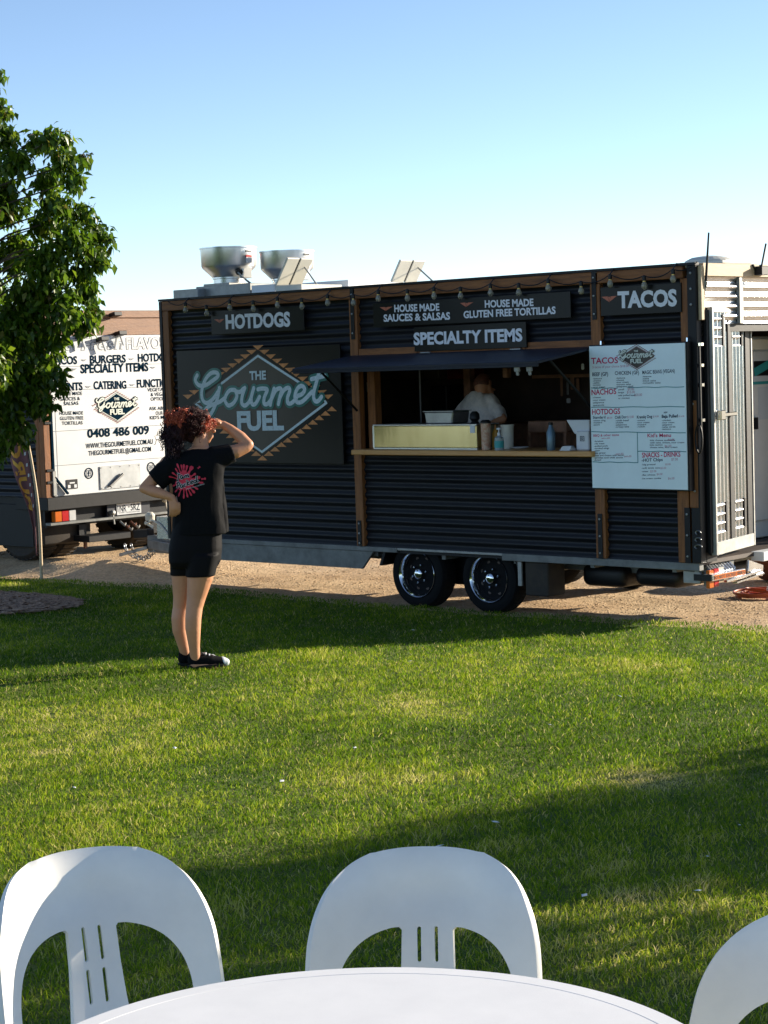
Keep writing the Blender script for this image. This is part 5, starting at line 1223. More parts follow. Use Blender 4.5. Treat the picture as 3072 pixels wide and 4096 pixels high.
Rr = spline([(147, 2222), (144, 2150), (140, 2050), (131, 1960), (121, 1880), (107, 1790), (90, 1700), (66, 1610), (35, 1520), (-15, 1450)], 4)
Lr = spline([(143, 2222), (134, 2130), (112, 2030), (82, 1955), (56, 1890), (34, 1810), (14, 1720), (-10, 1630), (-35, 1560), (-62, 1490)], 4)
vs = []; fs = []; NC = 9
for i, (r_, l_) in enumerate(zip(Rr, Lr)):
    for k in range(NC):
        t = k/(NC-1); u = r_[0]+(l_[0]-r_[0])*t; v = r_[1]+(l_[1]-r_[1])*t
        vs.append(onP(u, v, 0.035*math.sin(t*5.5+i*0.22)*t))
for i in range(len(Rr)-1):
    for k in range(NC-1): fs.append((i*NC+k, i*NC+k+1, (i+1)*NC+k+1, (i+1)*NC+k))
cl = mesh_obj('cloth', vs, fs, M['flag'], flag, shade=180)
sm_ = cl.modifiers.new('thickness', 'SOLIDIFY'); sm_.thickness = 0.003
bv = BVHTree.FromPolygons([Vector(v) for v in vs], fs)
vdir = Vector((_F.x, _F.y, 0)).normalized()
def drape(pts2, faces, name, m, parent, bvh, dirn, off=0.006, on=onP):
    """lay flat print on a surface: pixel points cast along dirn"""
    out = []
    for u, v in pts2:
        p = on(u, v)-dirn*1.0; h = bvh.ray_cast(p, dirn, 3.0)
        out.append((h[0]-dirn*off) if h[0] is not None else None)
    ok = [f_ for f_ in faces if all(out[i] is not None for i in f_)]
    mp = {}; vv = []
    for f_ in ok:
        for i in f_:
            if i not in mp: mp[i] = len(vv); vv.append(out[i])
    return mesh_obj(name, vv, [tuple(mp[i] for i in f_) for f_ in ok], m, parent)
# blocky letters running down the flag
V, Fc = glyphs('BURGERS', 0.03); x0, x1 = V[:, 0].min(), V[:, 0].max(); pp_ = []
for x, y in V:
    t = 1-(x-x0)/(x1-x0); s = y/CAP
    q = 0.22+0.66*(1-t); i = q*(len(Rr)-1); j = min(int(i), len(Rr)-2); w_ = i-j
    ru = Rr[j][0]+(Rr[j+1][0]-Rr[j][0])*w_, Rr[j][1]+(Rr[j+1][1]-Rr[j][1])*w_
    lu = Lr[j][0]+(Lr[j+1][0]-Lr[j][0])*w_, Lr[j][1]+(Lr[j+1][1]-Lr[j][1])*w_
    k = 0.86-0.52*s; pp_.append((ru[0]+(lu[0]-ru[0])*k, ru[1]+(lu[1]-ru[1])*k))
drape(pp_, Fc, 'lettering', M['flag_print'], cl, bv, vdir)
pq = []; fq = []
for i in range(9, 24, 2):
    r_, l_ = Rr[i], Lr[i]
    for k, dv in ((0.10, -7), (0.20, -7), (0.20, 6), (0.10, 6)): pq.append((r_[0]+(l_[0]-r_[0])*k, r_[1]+(l_[1]-r_[1])*k+dv))
    n_ = len(pq); fq.append((n_-4, n_-3, n_-2, n_-1))
drape(pq, fq, 'print', M['white_plastic'], cl, bv, vdir)

# ================================================================== TABLE AND CHAIRS
TC = Vector((-1.925, 2.040, 0)); TRD = 0.562; TZ = 0.742
tbl = thing('round_table', 'round white plastic folding table in the foreground', 'table', (TC.x, TC.y, 0))
MB().lathe([(TRD-0.03, TZ-0.050), (TRD-0.008, TZ-0.046), (TRD-0.001, TZ-0.036), (TRD, TZ-0.010), (TRD-0.0015, TZ-0.003), (TRD-0.004, TZ-0.0004), (TRD-0.038, TZ-0.0001), (TRD-0.0392, TZ-0.0009), (TRD-0.0404, TZ-0.0001), (TRD*0.5, TZ), (0.01, TZ)], (TC.x, TC.y, 0), n=128).build('tabletop', M['table'], tbl, shade=14)
for s in (-1, 1):
    for q in (-1, 1):
        MB().tube([(TC.x+s*0.33, TC.y+q*0.25, TZ-0.05), (TC.x+s*0.36, TC.y+q*0.27, 0.03), (TC.x+s*0.36, TC.y+q*0.27, 0.0)], 0.014, 10).build('leg', M['galv'], tbl, shade=60)
    MB().tube([(TC.x+s*0.355, TC.y-0.26, 0.12), (TC.x+s*0.355, TC.y+0.26, 0.12)], 0.011, 8).build('stretcher', M['galv'], tbl, shade=60)
def make_chair():
    root = thing('plastic_chair', 'x', 'chair', (0, 0, 0), 'white plastic chairs around the table')
    # backrest outline, half: (s, height)
    out = [(0.245, 0.43), (0.247, 0.50), (0.246, 0.58), (0.242, 0.64), (0.230, 0.69), (0.208, 0.735), (0.174, 0.765), (0.125, 0.783), (0.065, 0.789), (0.0, 0.790)]
    O = spline(out, 5); O = O+[(-x, z) for x, z in reversed(O[:-1])]
    op = [(0.196, 0.43), (0.198, 0.48), (0.196, 0.53), (0.184, 0.573), (0.160, 0.606), (0.125, 0.627), (0.085, 0.637), (0.062, 0.638)]
    Hs = spline(op, 4)+[(0.0565, 0.632), (0.058, 0.56), (0.063, 0.49), (0.069, 0.43)]
    slot = lambda s, z0, z1: [(s+0.0045*math.cos(q), (z1 if q < math.pi else z0)+0.0045*math.sin(q)) for q in LIN(0, 2*math.pi, 13)[:-1]]
    # left opening is the mirror image; both run down into the seat, so the outline is one closed loop
    loop = list(O)
    left = [(-x, z) for x, z in Hs]; 
    loop = loop+left+list(reversed(Hs))
    holes = [slot(s, z0, z1) for s in (-0.0190, 0.0190) for z0, z1 in ((0.573, 0.633), (0.487, 0.548))]
    P = [Vector(p) for p in loop]; E = [(i, (i+1) % len(loop)) for i in range(len(loop))]
    for h in holes:
        k = len(P); P += [Vector(p) for p in h]; E += [(k+i, k+(i+1) % len(h)) for i in range(len(h))]
    def inside(p, poly):
        c = False; j = len(poly)-1
        for i in range(len(poly)):
            if (poly[i][1] > p[1]) != (poly[j][1] > p[1]) and p[0] < (poly[j][0]-poly[i][0])*(p[1]-poly[i][1])/(poly[j][1]-poly[i][1])+poly[i][0]: c = not c
            j = i
        return c
    for z in np.arange(0.44, 0.79, 0.014).tolist():
        for s in np.arange(-0.24, 0.241, 0.014).tolist():
            if inside((s, z), loop) and not any(inside((s, z), h) for h in holes):
                if min((Vector((s, z))-p).length for p in P[:len(loop)]) > 0.007: P.append(Vector((s, z)))
    r = delaunay_2d_cdt(P, E, [], 2, 1e-5)
    V2, F2 = r[0], r[2]
    F2 = [f_ for f_ in F2 if (lambda c: inside(c, loop) and not any(inside(c, h) for h in holes))((sum(V2[i].x for i in f_)/len(f_), sum(V2[i].y for i in f_)/len(f_)))]
    def bend(s, z):
        lean = -(z-0.44)*0.24-0.10
        wrap = 1.75*s*s+6*s**4
        roll = -0.020*max(0, (z-0.72)/0.07)**2
        if z > 0.70 and abs(s) > 0.12: wrap *= 1-0.25*smooth(0.70, 0.79, z)
        dish = -0.012*math.exp(-((z-0.70)/0.05)**2)*(1-min(1, abs(s)/0.2))
        return (s*0.95, lean+wrap+roll+dish, z)
    o = mesh_obj('backrest', [bend(v.x, v.y) for v in V2], F2, M['chair'], root, shade=180, local=True)
    so = o.modifiers.new('thickness', 'SOLIDIFY'); so.thickness = 0.013; so.offset = 0
    be = o.modifiers.new('soft_edge', 'BEVEL'); be.width = 0.0045; be.segments = 3; be.limit_method = 'ANGLE'; be.angle_limit = 0.9
    # seat
    n = 26; sv = []; sf = []
    for j in range(n+1):
        for i in range(n+1):
            a, b = i/n*2-1, j/n*2-1
            x = a*0.225*(1-0.10*(b < 0)*abs(b)); y = b*0.23+0.12
            q = max(abs(a), abs(b)); rr = (abs(a)**4+abs(b)**4)**0.25
            if rr > 1: x /= rr; y = (y-0.12)/rr+0.12
            z = 0.44-0.022*(1-min(1, rr)**2)-0.02*max(0, b)**3-0.03*max(0, rr-0.93)/0.07*(rr > 0.93)
            sv.append((x, y, z))
    for j in range(n):
        for i in range(n): sf.append((j*(n+1)+i, j*(n+1)+i+1, (j+1)*(n+1)+i+1, (j+1)*(n+1)+i))
    se = mesh_obj('seat', sv, sf, M['chair'], root, shade=60, local=True); so = se.modifiers.new('thickness', 'SOLIDIFY'); so.thickness = 0.014
    for sx in (-1, 1):
        MB().tube([(sx*0.218, -0.035, 0.455), (sx*0.222, -0.09, 0.30), (sx*0.232, -0.15, 0.12), (sx*0.24, -0.185, 0.0)], [0.030, 0.028, 0.024, 0.020], 10).build('leg', M['chair'], root, shade=60, local=True)
        MB().tube([(sx*0.200, 0.30, 0.43), (sx*0.21, 0.325, 0.25), (sx*0.225, 0.355, 0.0)], [0.030, 0.026, 0.019], 10).build('leg', M['chair'], root, shade=60, local=True)
    return root
chair0 = make_chair()
def place_chair(ch, u, v, label, aim=TC, twist=0.0):
    p = onZ(u, v, 0.79+lawn_z(0, 3.0)); d = Vector((aim.x-p.x, aim.y-p.y, 0)).normalized()
    back = -(0.79-0.44)*0.24-0.12
    base = Vector((p.x, p.y, 0))-d*back
    a_ = math.atan2(d.y, d.x)-math.pi/2+twist
    ch.location = (base.x, base.y, lawn_z(base.x, base.y)); ch.rotation_euler = (0, 0, a_); ch['label'] = label
place_chair(chair0, 1712, 3391, 'white plastic chair behind the middle of the round table, openings in its back')
ch = copy_tree(chair0); place_chair(ch, 318, 3402, 'white plastic chair at the left of the table, all four back slots showing')
ch = copy_tree(chair0); place_chair(ch, 3440, 3665, 'white plastic chair cut off at the right, nearest to the camera')
# ================================================================== PEOPLE
def capsule(mb, p0, r0, p1, r1, flat=None, n=18):
    """rounded cone; flat=(direction, factor) squashes it about its axis"""
    p0, p1 = Vector(p0), Vector(p1); d = p1-p0; L = d.length; ax = d.normalized() if L > 1e-6 else Vector((0, 0, 1))
    prof = [(max(1e-4, r0*math.sin(q)), -r0*math.cos(q)) for q in LIN(0.08, math.pi/2, 6)]+[(max(1e-4, r1*math.cos(q)), L+r1*math.sin(q)) for q in LIN(0, math.pi/2-0.08, 6)]
    k = len(mb.v); mb.lathe(prof, p0, ax, n)
    if flat:
        fd, fk = Vector(flat[0]).normalized(), flat[1]
        for i in range(k, len(mb.v)):
            q = mb.v[i]-p0; c = q.dot(fd)-ax.dot(q)*ax.dot(fd); mb.v[i] = mb.v[i]-fd*c*(1-fk)
    return mb
def chainc(mb, pts, flat=None):
    for a, b in zip(pts[:-1], pts[1:]): capsule(mb, a[0], a[1], b[0], b[1], flat)
    return mb
def loft(mb, rings, n=28):
    """rings: (centre, half vector a, half vector b); closed at both ends"""
    k = len(mb.v)
    for c, a, b in rings:
        c, a, b = Vector(c), Vector(a), Vector(b)
        for i in range(n):
            q = 6.2832*i/n; ca, sa = math.cos(q), math.sin(q)
            e = 2/2.6
            mb.v.append(c+a*math.copysign(abs(ca)**e, ca)+b*math.copysign(abs(sa)**e, sa))
    for j in range(len(rings)-1):
        for i in range(n): mb.f.append((k+j*n+i, k+j*n+(i+1) % n, k+(j+1)*n+(i+1) % n, k+(j+1)*n+i))
    mb.f.append(tuple(k+i for i in reversed(range(n)))); mb.f.append(tuple(k+(len(rings)-1)*n+i for i in range(n)))
    return mb
def remesh(mb, name, material, parent, voxel=0.008, smooth_n=6, fold=None):
    o = mb.build('tmp', material, None)
    r = o.modifiers.new('r', 'REMESH'); r.mode = 'VOXEL'; r.voxel_size = voxel
    s = o.modifiers.new('s', 'SMOOTH'); s.factor = 0.5; s.iterations = smooth_n
    dg = bpy.context.evaluated_depsgraph_get(); me = bpy.data.meshes.new_from_object(o.evaluated_get(dg)); me.name = name
    bpy.data.meshes.remove(o.data)
    if parent is not None: og = origin_of(parent); me.transform(Matrix.Translation(-og))
    me.materials.clear(); me.materials.append(material)
    me.polygons.foreach_set('use_smooth', [True]*len(me.polygons))
    if fold:
        for v in me.vertices: v.co += fold(v.co)
    ob = bpy.data.objects.new(name, me); link(ob, parent); return ob

# ---- the woman on the lawn; frame: A = image right, B = away from the camera, up
PB = onZ(800, 2672, -0.105)
A_ = Vector((math.cos(PSI), -math.sin(PSI), 0)); B_ = Vector((math.sin(PSI), math.cos(PSI), 0))
PZ = lawn_z(PB.x, PB.y)
KP = depth(PB)/FPX
def pp(u, v, b=0.0):
    z = (2672-v)*KP*1.012-b*0.155
    a = (u-800)*KP+0.040*z
    return Vector((PB.x, PB.y, PZ))+A_*a+B_*b+Vector((0, 0, z))
woman = thing('person', 'woman in black t-shirt and shorts on the lawn, shading her eyes', 'person', (PB.x, PB.y, PZ))
bd = MB()
# legs
chainc(bd, [(pp(804, 2235, 0.02), 0.098), (pp(800, 2300, 0.01), 0.086), (pp(785, 2385, 0.0), 0.062), (pp(778, 2425, -0.01), 0.054), (pp(774, 2470, -0.02), 0.052), (pp(773, 2510, -0.02), 0.050), (pp(777, 2580, -0.01), 0.037), (pp(781, 2632, 0.0), 0.032)])
chainc(bd, [(pp(736, 2235, 0.12), 0.098), (pp(729, 2300, 0.12), 0.083), (pp(722, 2385, 0.12), 0.060), (pp(716, 2425, 0.12), 0.053), (pp(710, 2465, 0.11), 0.052), (pp(711, 2510, 0.11), 0.048), (pp(727, 2580, 0.12), 0.036), (pp(735, 2622, 0.13), 0.031)])
# feet inside the shoes
capsule(bd, pp(778, 2655, 0.0), 0.030, pp(860, 2662, 0.03), 0.026); capsule(bd, pp(733, 2646, 0.13), 0.030, pp(810, 2650, 0.16), 0.026)
# trunk, neck
loft(bd, [(pp(775, 2250, 0.06), A_*0.13, B_*0.10), (pp(775, 2180, 0.06), A_*0.155, B_*0.115), (pp(785, 2040, 0.06), A_*0.125, B_*0.10), (pp(782, 1930, 0.06), A_*0.140, B_*0.105), (pp(778, 1850, 0.06), A_*0.160, B_*0.095), (pp(785, 1812, 0.06), A_*0.09, B_*0.065), (pp(795, 1790, 0.06), A_*0.058, B_*0.055)])
capsule(bd, pp(797, 1815, 0.06), 0.055, pp(796, 1755, 0.085), 0.052)
# head, turned right and away
HB = 0.10
hd = (A_*0.80+B_*0.60).normalized(); hs = hd.cross(Vector((0, 0, 1)))    # facing, and its right side (towards us)
hc = pp(786, 1704, HB)
capsule(bd, hc-hd*0.015+Vector((0, 0, 0.0)), 0.088, hc-hd*0.030+Vector((0, 0, 0.012)), 0.088, (hs, 0.86))
capsule(bd, hc+hd*0.045+Vector((0, 0, -0.02)), 0.062, hc+hd*0.058+Vector((0, 0, -0.072)), 0.040, (hs, 0.9))
capsule(bd, hc+hd*0.02+Vector((0, 0, -0.06)), 0.055, hc+hd*0.066+Vector((0, 0, -0.096)), 0.022)          # jaw, chin
capsule(bd, hc+hd*0.096+Vector((0, 0, -0.012)), 0.010, hc+hd*0.118+Vector((0, 0, -0.040)), 0.013)        # nose
for dz, rr in ((-0.062, 0.010), (-0.074, 0.011)): capsule(bd, hc+hd*0.093+hs*0.014+Vector((0, 0, dz)), rr, hc+hd*0.093-hs*0.014+Vector((0, 0, dz)), rr)
for s in (1, -1):
    capsule(bd, hc+hd*0.086+hs*s*0.012+Vector((0, 0, 0.012)), 0.012, hc+hd*0.072+hs*s*0.045+Vector((0, 0, 0.012)), 0.012)  # brow
    e = hc-hd*0.004+hs*s*0.076+Vector((0, 0, -0.028))
    capsule(bd, e+Vector((0, 0, 0.018)), 0.014, e+Vector((0, 0, -0.018))+hd*0.006, 0.010, (hs, 0.55))
# right arm, raised to the forehead
chainc(bd, [(pp(880, 1822, 0.06), 0.050), (pp(935, 1812, 0.09), 0.045), (pp(975, 1794, 0.12), 0.038), (pp(985, 1783, 0.13), 0.036), (pp(955, 1752, 0.145), 0.038), (pp(912, 1716, 0.16), 0.030), (pp(884, 1698, 0.17), 0.026)])
wr = pp(878, 1696, 0.172); hnd = hc+hd*0.105+Vector((0, 0, 0.040))
kn = wr+(hnd-wr)*0.52
capsule(bd, wr, 0.026, kn, 0.030, (Vector((0, 0, 1)), 0.62)); 
side = (kn-wr).normalized().cross(Vector((0, 0, 1)))
def fingers(mb, knuckle, along, across, curl, scale=1.0):
    along, across, curl = Vector(along).normalized(), Vector(across).normalized(), Vector(curl).normalized()
    for i, (l, off) in enumerate(((0.068, -0.029), (0.076, -0.010), (0.072, 0.010), (0.058, 0.028))):
        p0 = knuckle+across*off*scale; l *= scale
        p1 = p0+(along*0.95+curl*0.15).normalized()*l*0.45; p2 = p1+(along*0.8+curl*0.55).normalized()*l*0.33; p3 = p2+(along*0.5+curl*0.8).normalized()*l*0.25
        chainc(mb, [(p0-along*0.02, 0.0098), (p1, 0.0088), (p2, 0.008), (p3, 0.0068)])
fingers(bd, kn, hnd-wr, side, Vector((0, 0, -1)))
th = wr+(kn-wr)*0.35+Vector((0, 0, -0.015))-side*0.02
chainc(bd, [(th, 0.012), (th+(hnd-wr).normalized()*0.03+Vector((0, 0, -0.022)), 0.010), (th+(hnd-wr).normalized()*0.055+Vector((0, 0, -0.030)), 0.008)])
# left arm, hand on the hip
chainc(bd, [(pp(668, 1852, 0.06), 0.052), (pp(622, 1908, 0.03), 0.044), (pp(586, 1942, 0.0), 0.035), (pp(578, 1950, -0.005), 0.033), (pp(620, 1966, -0.03), 0.037), (pp(665, 1982, -0.05), 0.029), (pp(688, 1992, -0.055), 0.023)])
wl = pp(690, 1994, -0.055); kl = pp(704, 2030, -0.060)
capsule(bd, wl, 0.026, kl, 0.030, (B_, 0.55))
fingers(bd, kl, pp(708, 2085, -0.055)-kl, A_, B_*0.4-A_*0.2)
chainc(bd, [(wl+A_*0.015-B_*0.01+Vector((0, 0, -0.01)), 0.012), (wl+A_*0.030-B_*0.015+Vector((0, 0, -0.035)), 0.010), (wl+A_*0.034-B_*0.01+Vector((0, 0, -0.06)), 0.008)])
remesh(bd, 'body', M['skin'], woman, 0.0055, 3)
# shorts
sh = MB()
loft(sh, [(pp(788, 2060, 0.06), A_*0.145, B_*0.118), (pp(782, 2130, 0.06), A_*0.162, B_*0.130), (pp(778, 2190, 0.06), A_*0.172, B_*0.138), (pp(776, 2240, 0.06), A_*0.168, B_*0.132), (pp(776, 2262, 0.06), A_*0.150, B_*0.11)])
loft(sh, [(pp(812, 2215, 0.03), A_*0.108, B_*0.115), (pp(806, 2260, 0.02), A_*0.100, B_*0.108), (pp(800, 2303, 0.01), A_*0.094, B_*0.098)])
loft(sh, [(pp(738, 2215, 0.11), A_*0.105, B_*0.115), (pp(734, 2255, 0.12), A_*0.098, B_*0.108), (pp(731, 2292, 0.12), A_*0.091, B_*0.096)])
remesh(sh, 'shorts', M['shorts'], woman, 0.007, 4)
# t-shirt
ts = MB()
loft(ts, [(pp(794, 2134, 0.06), A_*0.168, B_*0.138), (pp(794, 2090, 0.06), A_*0.163, B_*0.134), (pp(792, 2020, 0.06), A_*0.156, B_*0.126), (pp(788, 1950, 0.06), A_*0.155, B_*0.124), (pp(783, 1890, 0.06), A_*0.172, B_*0.124), (pp(779, 1850, 0.06), A_*0.180, B_*0.112), (pp(783, 1822, 0.06), A_*0.155, B_*0.092), (pp(790, 1804, 0.06), A_*0.090, B_*0.075), (pp(795, 1795, 0.065), A_*0.066, B_*0.064)])
def sleeve(p0, p1, r0, r1):
    d = (p1-p0).normalized(); a = d.cross(Vector((0, 0, 1))).normalized(); b = a.cross(d)
    loft(ts, [(p0, a*r0, b*r0), ((p0+p1)/2, a*(r0*0.45+r1*0.55), b*(r0*0.45+r1*0.55)), (p1, a*r1, b*r1)], 20)
sleeve(pp(850, 1838, 0.06), pp(925, 1815, 0.085), 0.082, 0.060)
sleeve(pp(705, 1850, 0.06), pp(620, 1922, 0.03), 0.080, 0.072)
# loose front panel catching the sun
loft(ts, [(pp(893, 2128, 0.12), A_*0.024, B_*0.050), (pp(888, 2020, 0.11), A_*0.024, B_*0.045), (pp(876, 1915, 0.09), A_*0.018, B_*0.04)], 14)
def folds(c):
    n1 = noise.noise((c.x*9, c.y*9, c.z*3.2+4)); n2 = noise.noise((c.x*20+3, c.y*20, c.z*8))
    return Vector((n1*0.012+n2*0.006, n1*0.006+n2*0.010, n1*0.002))
tee = remesh(ts, 't_shirt', M['black_cloth'], woman, 0.007, 5, folds)
# print on the back
tb = BVHTree.FromPolygons([v.co+origin_of(woman) for v in tee.data.vertices], [tuple(p.vertices) for p in tee.data.polygons])
def onB(u, v): return pp(u, v, -0.3)
def px3(x, y): return (520+x/3.13, 1600+y/3.13)
def disc(cx_, cy_, fr, n=36): return [px3(cx_+fr(q/n*6.2832)*math.cos(q/n*6.2832), cy_+fr(q/n*6.2832)*math.sin(q/n*6.2832)) for q in range(n)]
def splat_poly(c, r, n):
    pts = [px3(*c)]; fs = []
    ring1 = [px3(c[0]+math.cos(a)*r(a)*0.5, c[1]+math.sin(a)*r(a)*0.5) for a in LIN(0, 6.2832, n+1)[:-1]]
    ring2 = [px3(c[0]+math.cos(a)*r(a), c[1]+math.sin(a)*r(a)) for a in LIN(0, 6.2832, n+1)[:-1]]
    pts += ring1+ring2
    for i in range(n):
        j = (i+1) % n; fs += [(0, 1+i, 1+j), (1+i, 1+n+i, 1+n+j, 1+j)]
    return pts, fs
def merge(parts):
    P = []; Fc = []
    for p, f_ in parts:
        k = len(P); P += p; Fc += [tuple(i+k for i in q) for q in f_]
    return P, Fc
def strokes2d(paths, w):
    parts = []
    for path in paths:
        P = [Vector(q) for q in path]; pts = []; fs = []
        for i, p in enumerate(P):
            t = (P[min(i+1, len(P)-1)]-P[max(i-1, 0)]).normalized(); nrm = Vector((-t.y, t.x))
            ww = w(i/(len(P)-1)) if callable(w) else w
            a, b = p+nrm*ww/2, p-nrm*ww/2; pts += [px3(a.x, a.y), px3(b.x, b.y)]
        for i in range(len(P)-1): fs.append((2*i, 2*i+1, 2*i+3, 2*i+2))
        parts.append((pts, fs))
    return merge(parts)
M['jam'] = mat('red_shirt_print', (0.66, 0.018, 0.055), 0.6, var=0.12)
pr = [splat_poly((690, 1105), lambda a: 112+14*math.sin(3*a+0.5)+10*math.sin(7*a), 48)]
rays = []
for a, r0, r1, w in ((-2.85, 90, 205, 17), (-2.55, 90, 190, 20), (-2.2, 90, 195, 18), (-1.98, 90, 235, 20), (-1.76, 90, 205, 18), (-1.6, 90, 205, 24), (-1.38, 90, 195, 26), (-1.05, 90, 205, 44), (-0.55, 90, 170, 26), (-0.2, 90, 205, 34), (-0.08, 215, 270, 26), (0.12, 110, 240, 22), (0.55, 90, 205, 20), (0.85, 90, 200, 28), (1.1, 90, 205, 20), (1.35, 90, 205, 20), (1.6, 90, 215, 20), (1.95, 90, 205, 18), (2.3, 90, 185, 18), (2.75, 90, 170, 20), (-0.72, 225, 260, 22)):
    path = [(690+math.cos(a)*r, 1105+math.sin(a)*r) for r in LIN(r0, r1, 7)]
    rays.append(strokes2d([path], (lambda w_: (lambda t: w_*(1.1-0.55*math.sin(min(1, t*1.1)*3.14159) + (0.25 if t > 0.6 else 0))*(1 if t < 0.95 else 0.5)))(w)))
P, Fc = merge(pr+rays)
drape(P, Fc, 'print', M['jam'], tee, tb, B_, 0.004, onB)
JAM = [[(598, 1012), (640, 1022)], [(622, 1018), (618, 1062), (606, 1096), (592, 1098)], [(668, 1040), (650, 1038), (644, 1062), (660, 1076), (672, 1050), (674, 1074)], [(690, 1044), (690, 1074)], [(690, 1052), (708, 1036), (716, 1046), (714, 1066)], [(716, 1048), (734, 1028), (742, 1038), (738, 1056), (756, 1046)],
       [(602, 1130), (598, 1196)], [(590, 1136), (616, 1120), (634, 1136), (622, 1160), (602, 1166)], [(668, 1150), (648, 1152), (644, 1178), (662, 1184), (674, 1156), (676, 1182)], [(712, 1140), (694, 1142), (690, 1166), (708, 1172)], [(726, 1088), (728, 1164)], [(756, 1110), (730, 1138), (760, 1152)], [(776, 1128), (796, 1116), (790, 1102), (774, 1114), (776, 1142), (802, 1136)], [(838, 1098), (814, 1104), (812, 1126), (832, 1128), (846, 1096)], [(846, 1044), (848, 1120), (874, 1108)]]
JS = [spline(q, 4) for q in JAM]
P, Fc = strokes2d(JS, 23); drape(P, Fc, 'print', M['white_plastic'], tee, tb, B_, 0.006, onB)
P, Fc = strokes2d(JS, 12); drape(P, Fc, 'lettering', M['black_cloth'], tee, tb, B_, 0.008, onB)
V, Fc = glyphs('STREET EATS & CATERING', 0.0)
x0, x1 = V[:, 0].min(), V[:, 0].max()
drape([px3(715+(x-x0)/(x1-x0)*225, 1213-(x-x0)/(x1-x0)*60-y/CAP*13) for x, y in V], Fc, 'lettering', M['white_plastic'], tee, tb, B_, 0.005, onB)
P, Fc = strokes2d([spline([(585, 1290), (592, 1330), (604, 1370), (608, 1410)], 4)], lambda t: 14+14*t); drape(P, Fc, 'print', M['pink_print'], tee, tb, B_, 0.005, onB)
# shoes
def shoe(hx, hy, tx, ty, b0, b1):
    s = thing('shoe', None, None); s.parent = woman
    h, t = pp(hx, hy, b0), pp(tx, ty, b1); d = Vector((t.x-h.x, t.y-h.y, 0)); L = d.length; d.normalize(); sd = d.cross(Vector((0, 0, 1))); up = Vector((0, 0, 1))
    z0 = PZ+0.004
    def at(k, z, o=0): q = h+d*L*k+sd*o; return Vector((q.x, q.y, z0+z))
    up_ = MB(); capsule(up_, at(0.14, 0.050), 0.042, at(0.17, 0.075), 0.043, (sd, 0.85)); capsule(up_, at(0.16, 0.048), 0.044, at(0.55, 0.042), 0.042); capsule(up_, at(0.5, 0.040), 0.044, at(0.84, 0.028), 0.034)
    remesh(up_, 'upper', M['black_cloth'], s, 0.006, 4)
    so = MB(); loft(so, [(at(0.47, 0.0), d*L*0.50, sd*0.043), (at(0.47, 0.022), d*L*0.505, sd*0.044)]); so.build('sole', M['black_plastic'], s, bevel=0.004, shade=40)
    tc = MB(); capsule(tc, at(0.86, 0.030), 0.034, at(0.93, 0.026), 0.028); remesh(tc, 'toe_cap', M['white_plastic'], s, 0.006, 3)
    for k in range(4):
        MB().tube([at(0.42+0.09*k, 0.088-0.010*k, -0.022), at(0.45+0.09*k, 0.094-0.010*k), at(0.42+0.09*k, 0.088-0.010*k, 0.022)], 0.005, 5).build('lace', M['white_plastic'], s, shade=60)
shoe(755, 2668, 910, 2668, 0.0, 0.07); shoe(708, 2656, 860, 2650, 0.12, 0.19)
# hair: a tied-back mass of curls, dyed red on top
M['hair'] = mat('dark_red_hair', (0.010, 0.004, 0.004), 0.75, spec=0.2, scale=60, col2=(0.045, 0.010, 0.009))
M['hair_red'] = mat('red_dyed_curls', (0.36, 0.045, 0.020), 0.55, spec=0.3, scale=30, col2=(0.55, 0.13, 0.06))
M['hair_dark'] = mat('dark_violet_curls', (0.012, 0.006, 0.008), 0.6, spec=0.25, scale=25, col2=(0.04, 0.012, 0.016))
hm = MB()
capsule(hm, hc-hd*0.028+Vector((0, 0, 0.010)), 0.094, hc-hd*0.045+Vector((0, 0, 0.018)), 0.092, (hs, 0.90))
capsule(hm, hc-hd*0.010+Vector((0, 0, 0.045)), 0.070, hc+hd*0.035+Vector((0, 0, 0.046)), 0.056, (hs, 0.95))
capsule(hm, hc-hd*0.07+Vector((0, 0, -0.02)), 0.060, hc-hd*0.06+Vector((0, 0, -0.065)), 0.040)
capsule(hm, hc-hd*0.10+Vector((0, 0, 0.02)), 0.055, pp(704, 1740, 0.03), 0.060)
hair = remesh(hm, 'hair', M['hair'], woman, 0.007, 3, lambda c: Vector((noise.noise((c.x*45, c.y*45, c.z*20)), noise.noise((c.x*45+9, c.y*45, c.z*20)), noise.noise((c.x*30, c.y*45+5, c.z*30))))*0.006)
def curls(name, n, src, m, length, drop, rad=0.0032, seed=3):
    rr = random.Random(seed); mb = MB()
    for _ in range(n):
        p = src(rr); d = Vector((rr.uniform(-1, 1), rr.uniform(-1, 1), rr.uniform(-0.5, 0.7)-drop)).normalized()
        L = length*rr.uniform(0.6, 1.3); R_ = rr.uniform(0.006, 0.014); ph = rr.uniform(0, 6.28); tw = rr.uniform(2.0, 4.0); pts = []
        a = d.cross(Vector((0.3, 0.2, 1))).normalized(); b = d.cross(a)
        for k in range(10):
            t = k/9; dd_ = p+d*L*t+Vector((0, 0, -drop*L*t*t*0.8)); pts.append(dd_+(a*math.cos(ph+tw*6.28*t)+b*math.sin(ph+tw*6.28*t))*R_)
        mb.tube(pts, [rad*(1-0.5*k/9) for k in range(10)], 4, caps=False)
    return mb.build(name, m, woman, shade=180)
def near(cs):
    def f(rr):
        c, r = rr.choice(cs); q = Vector((rr.gauss(0, 1), rr.gauss(0, 1), rr.gauss(0, 1))).normalized()*r*rr.random()**0.4; return c+q
    return f
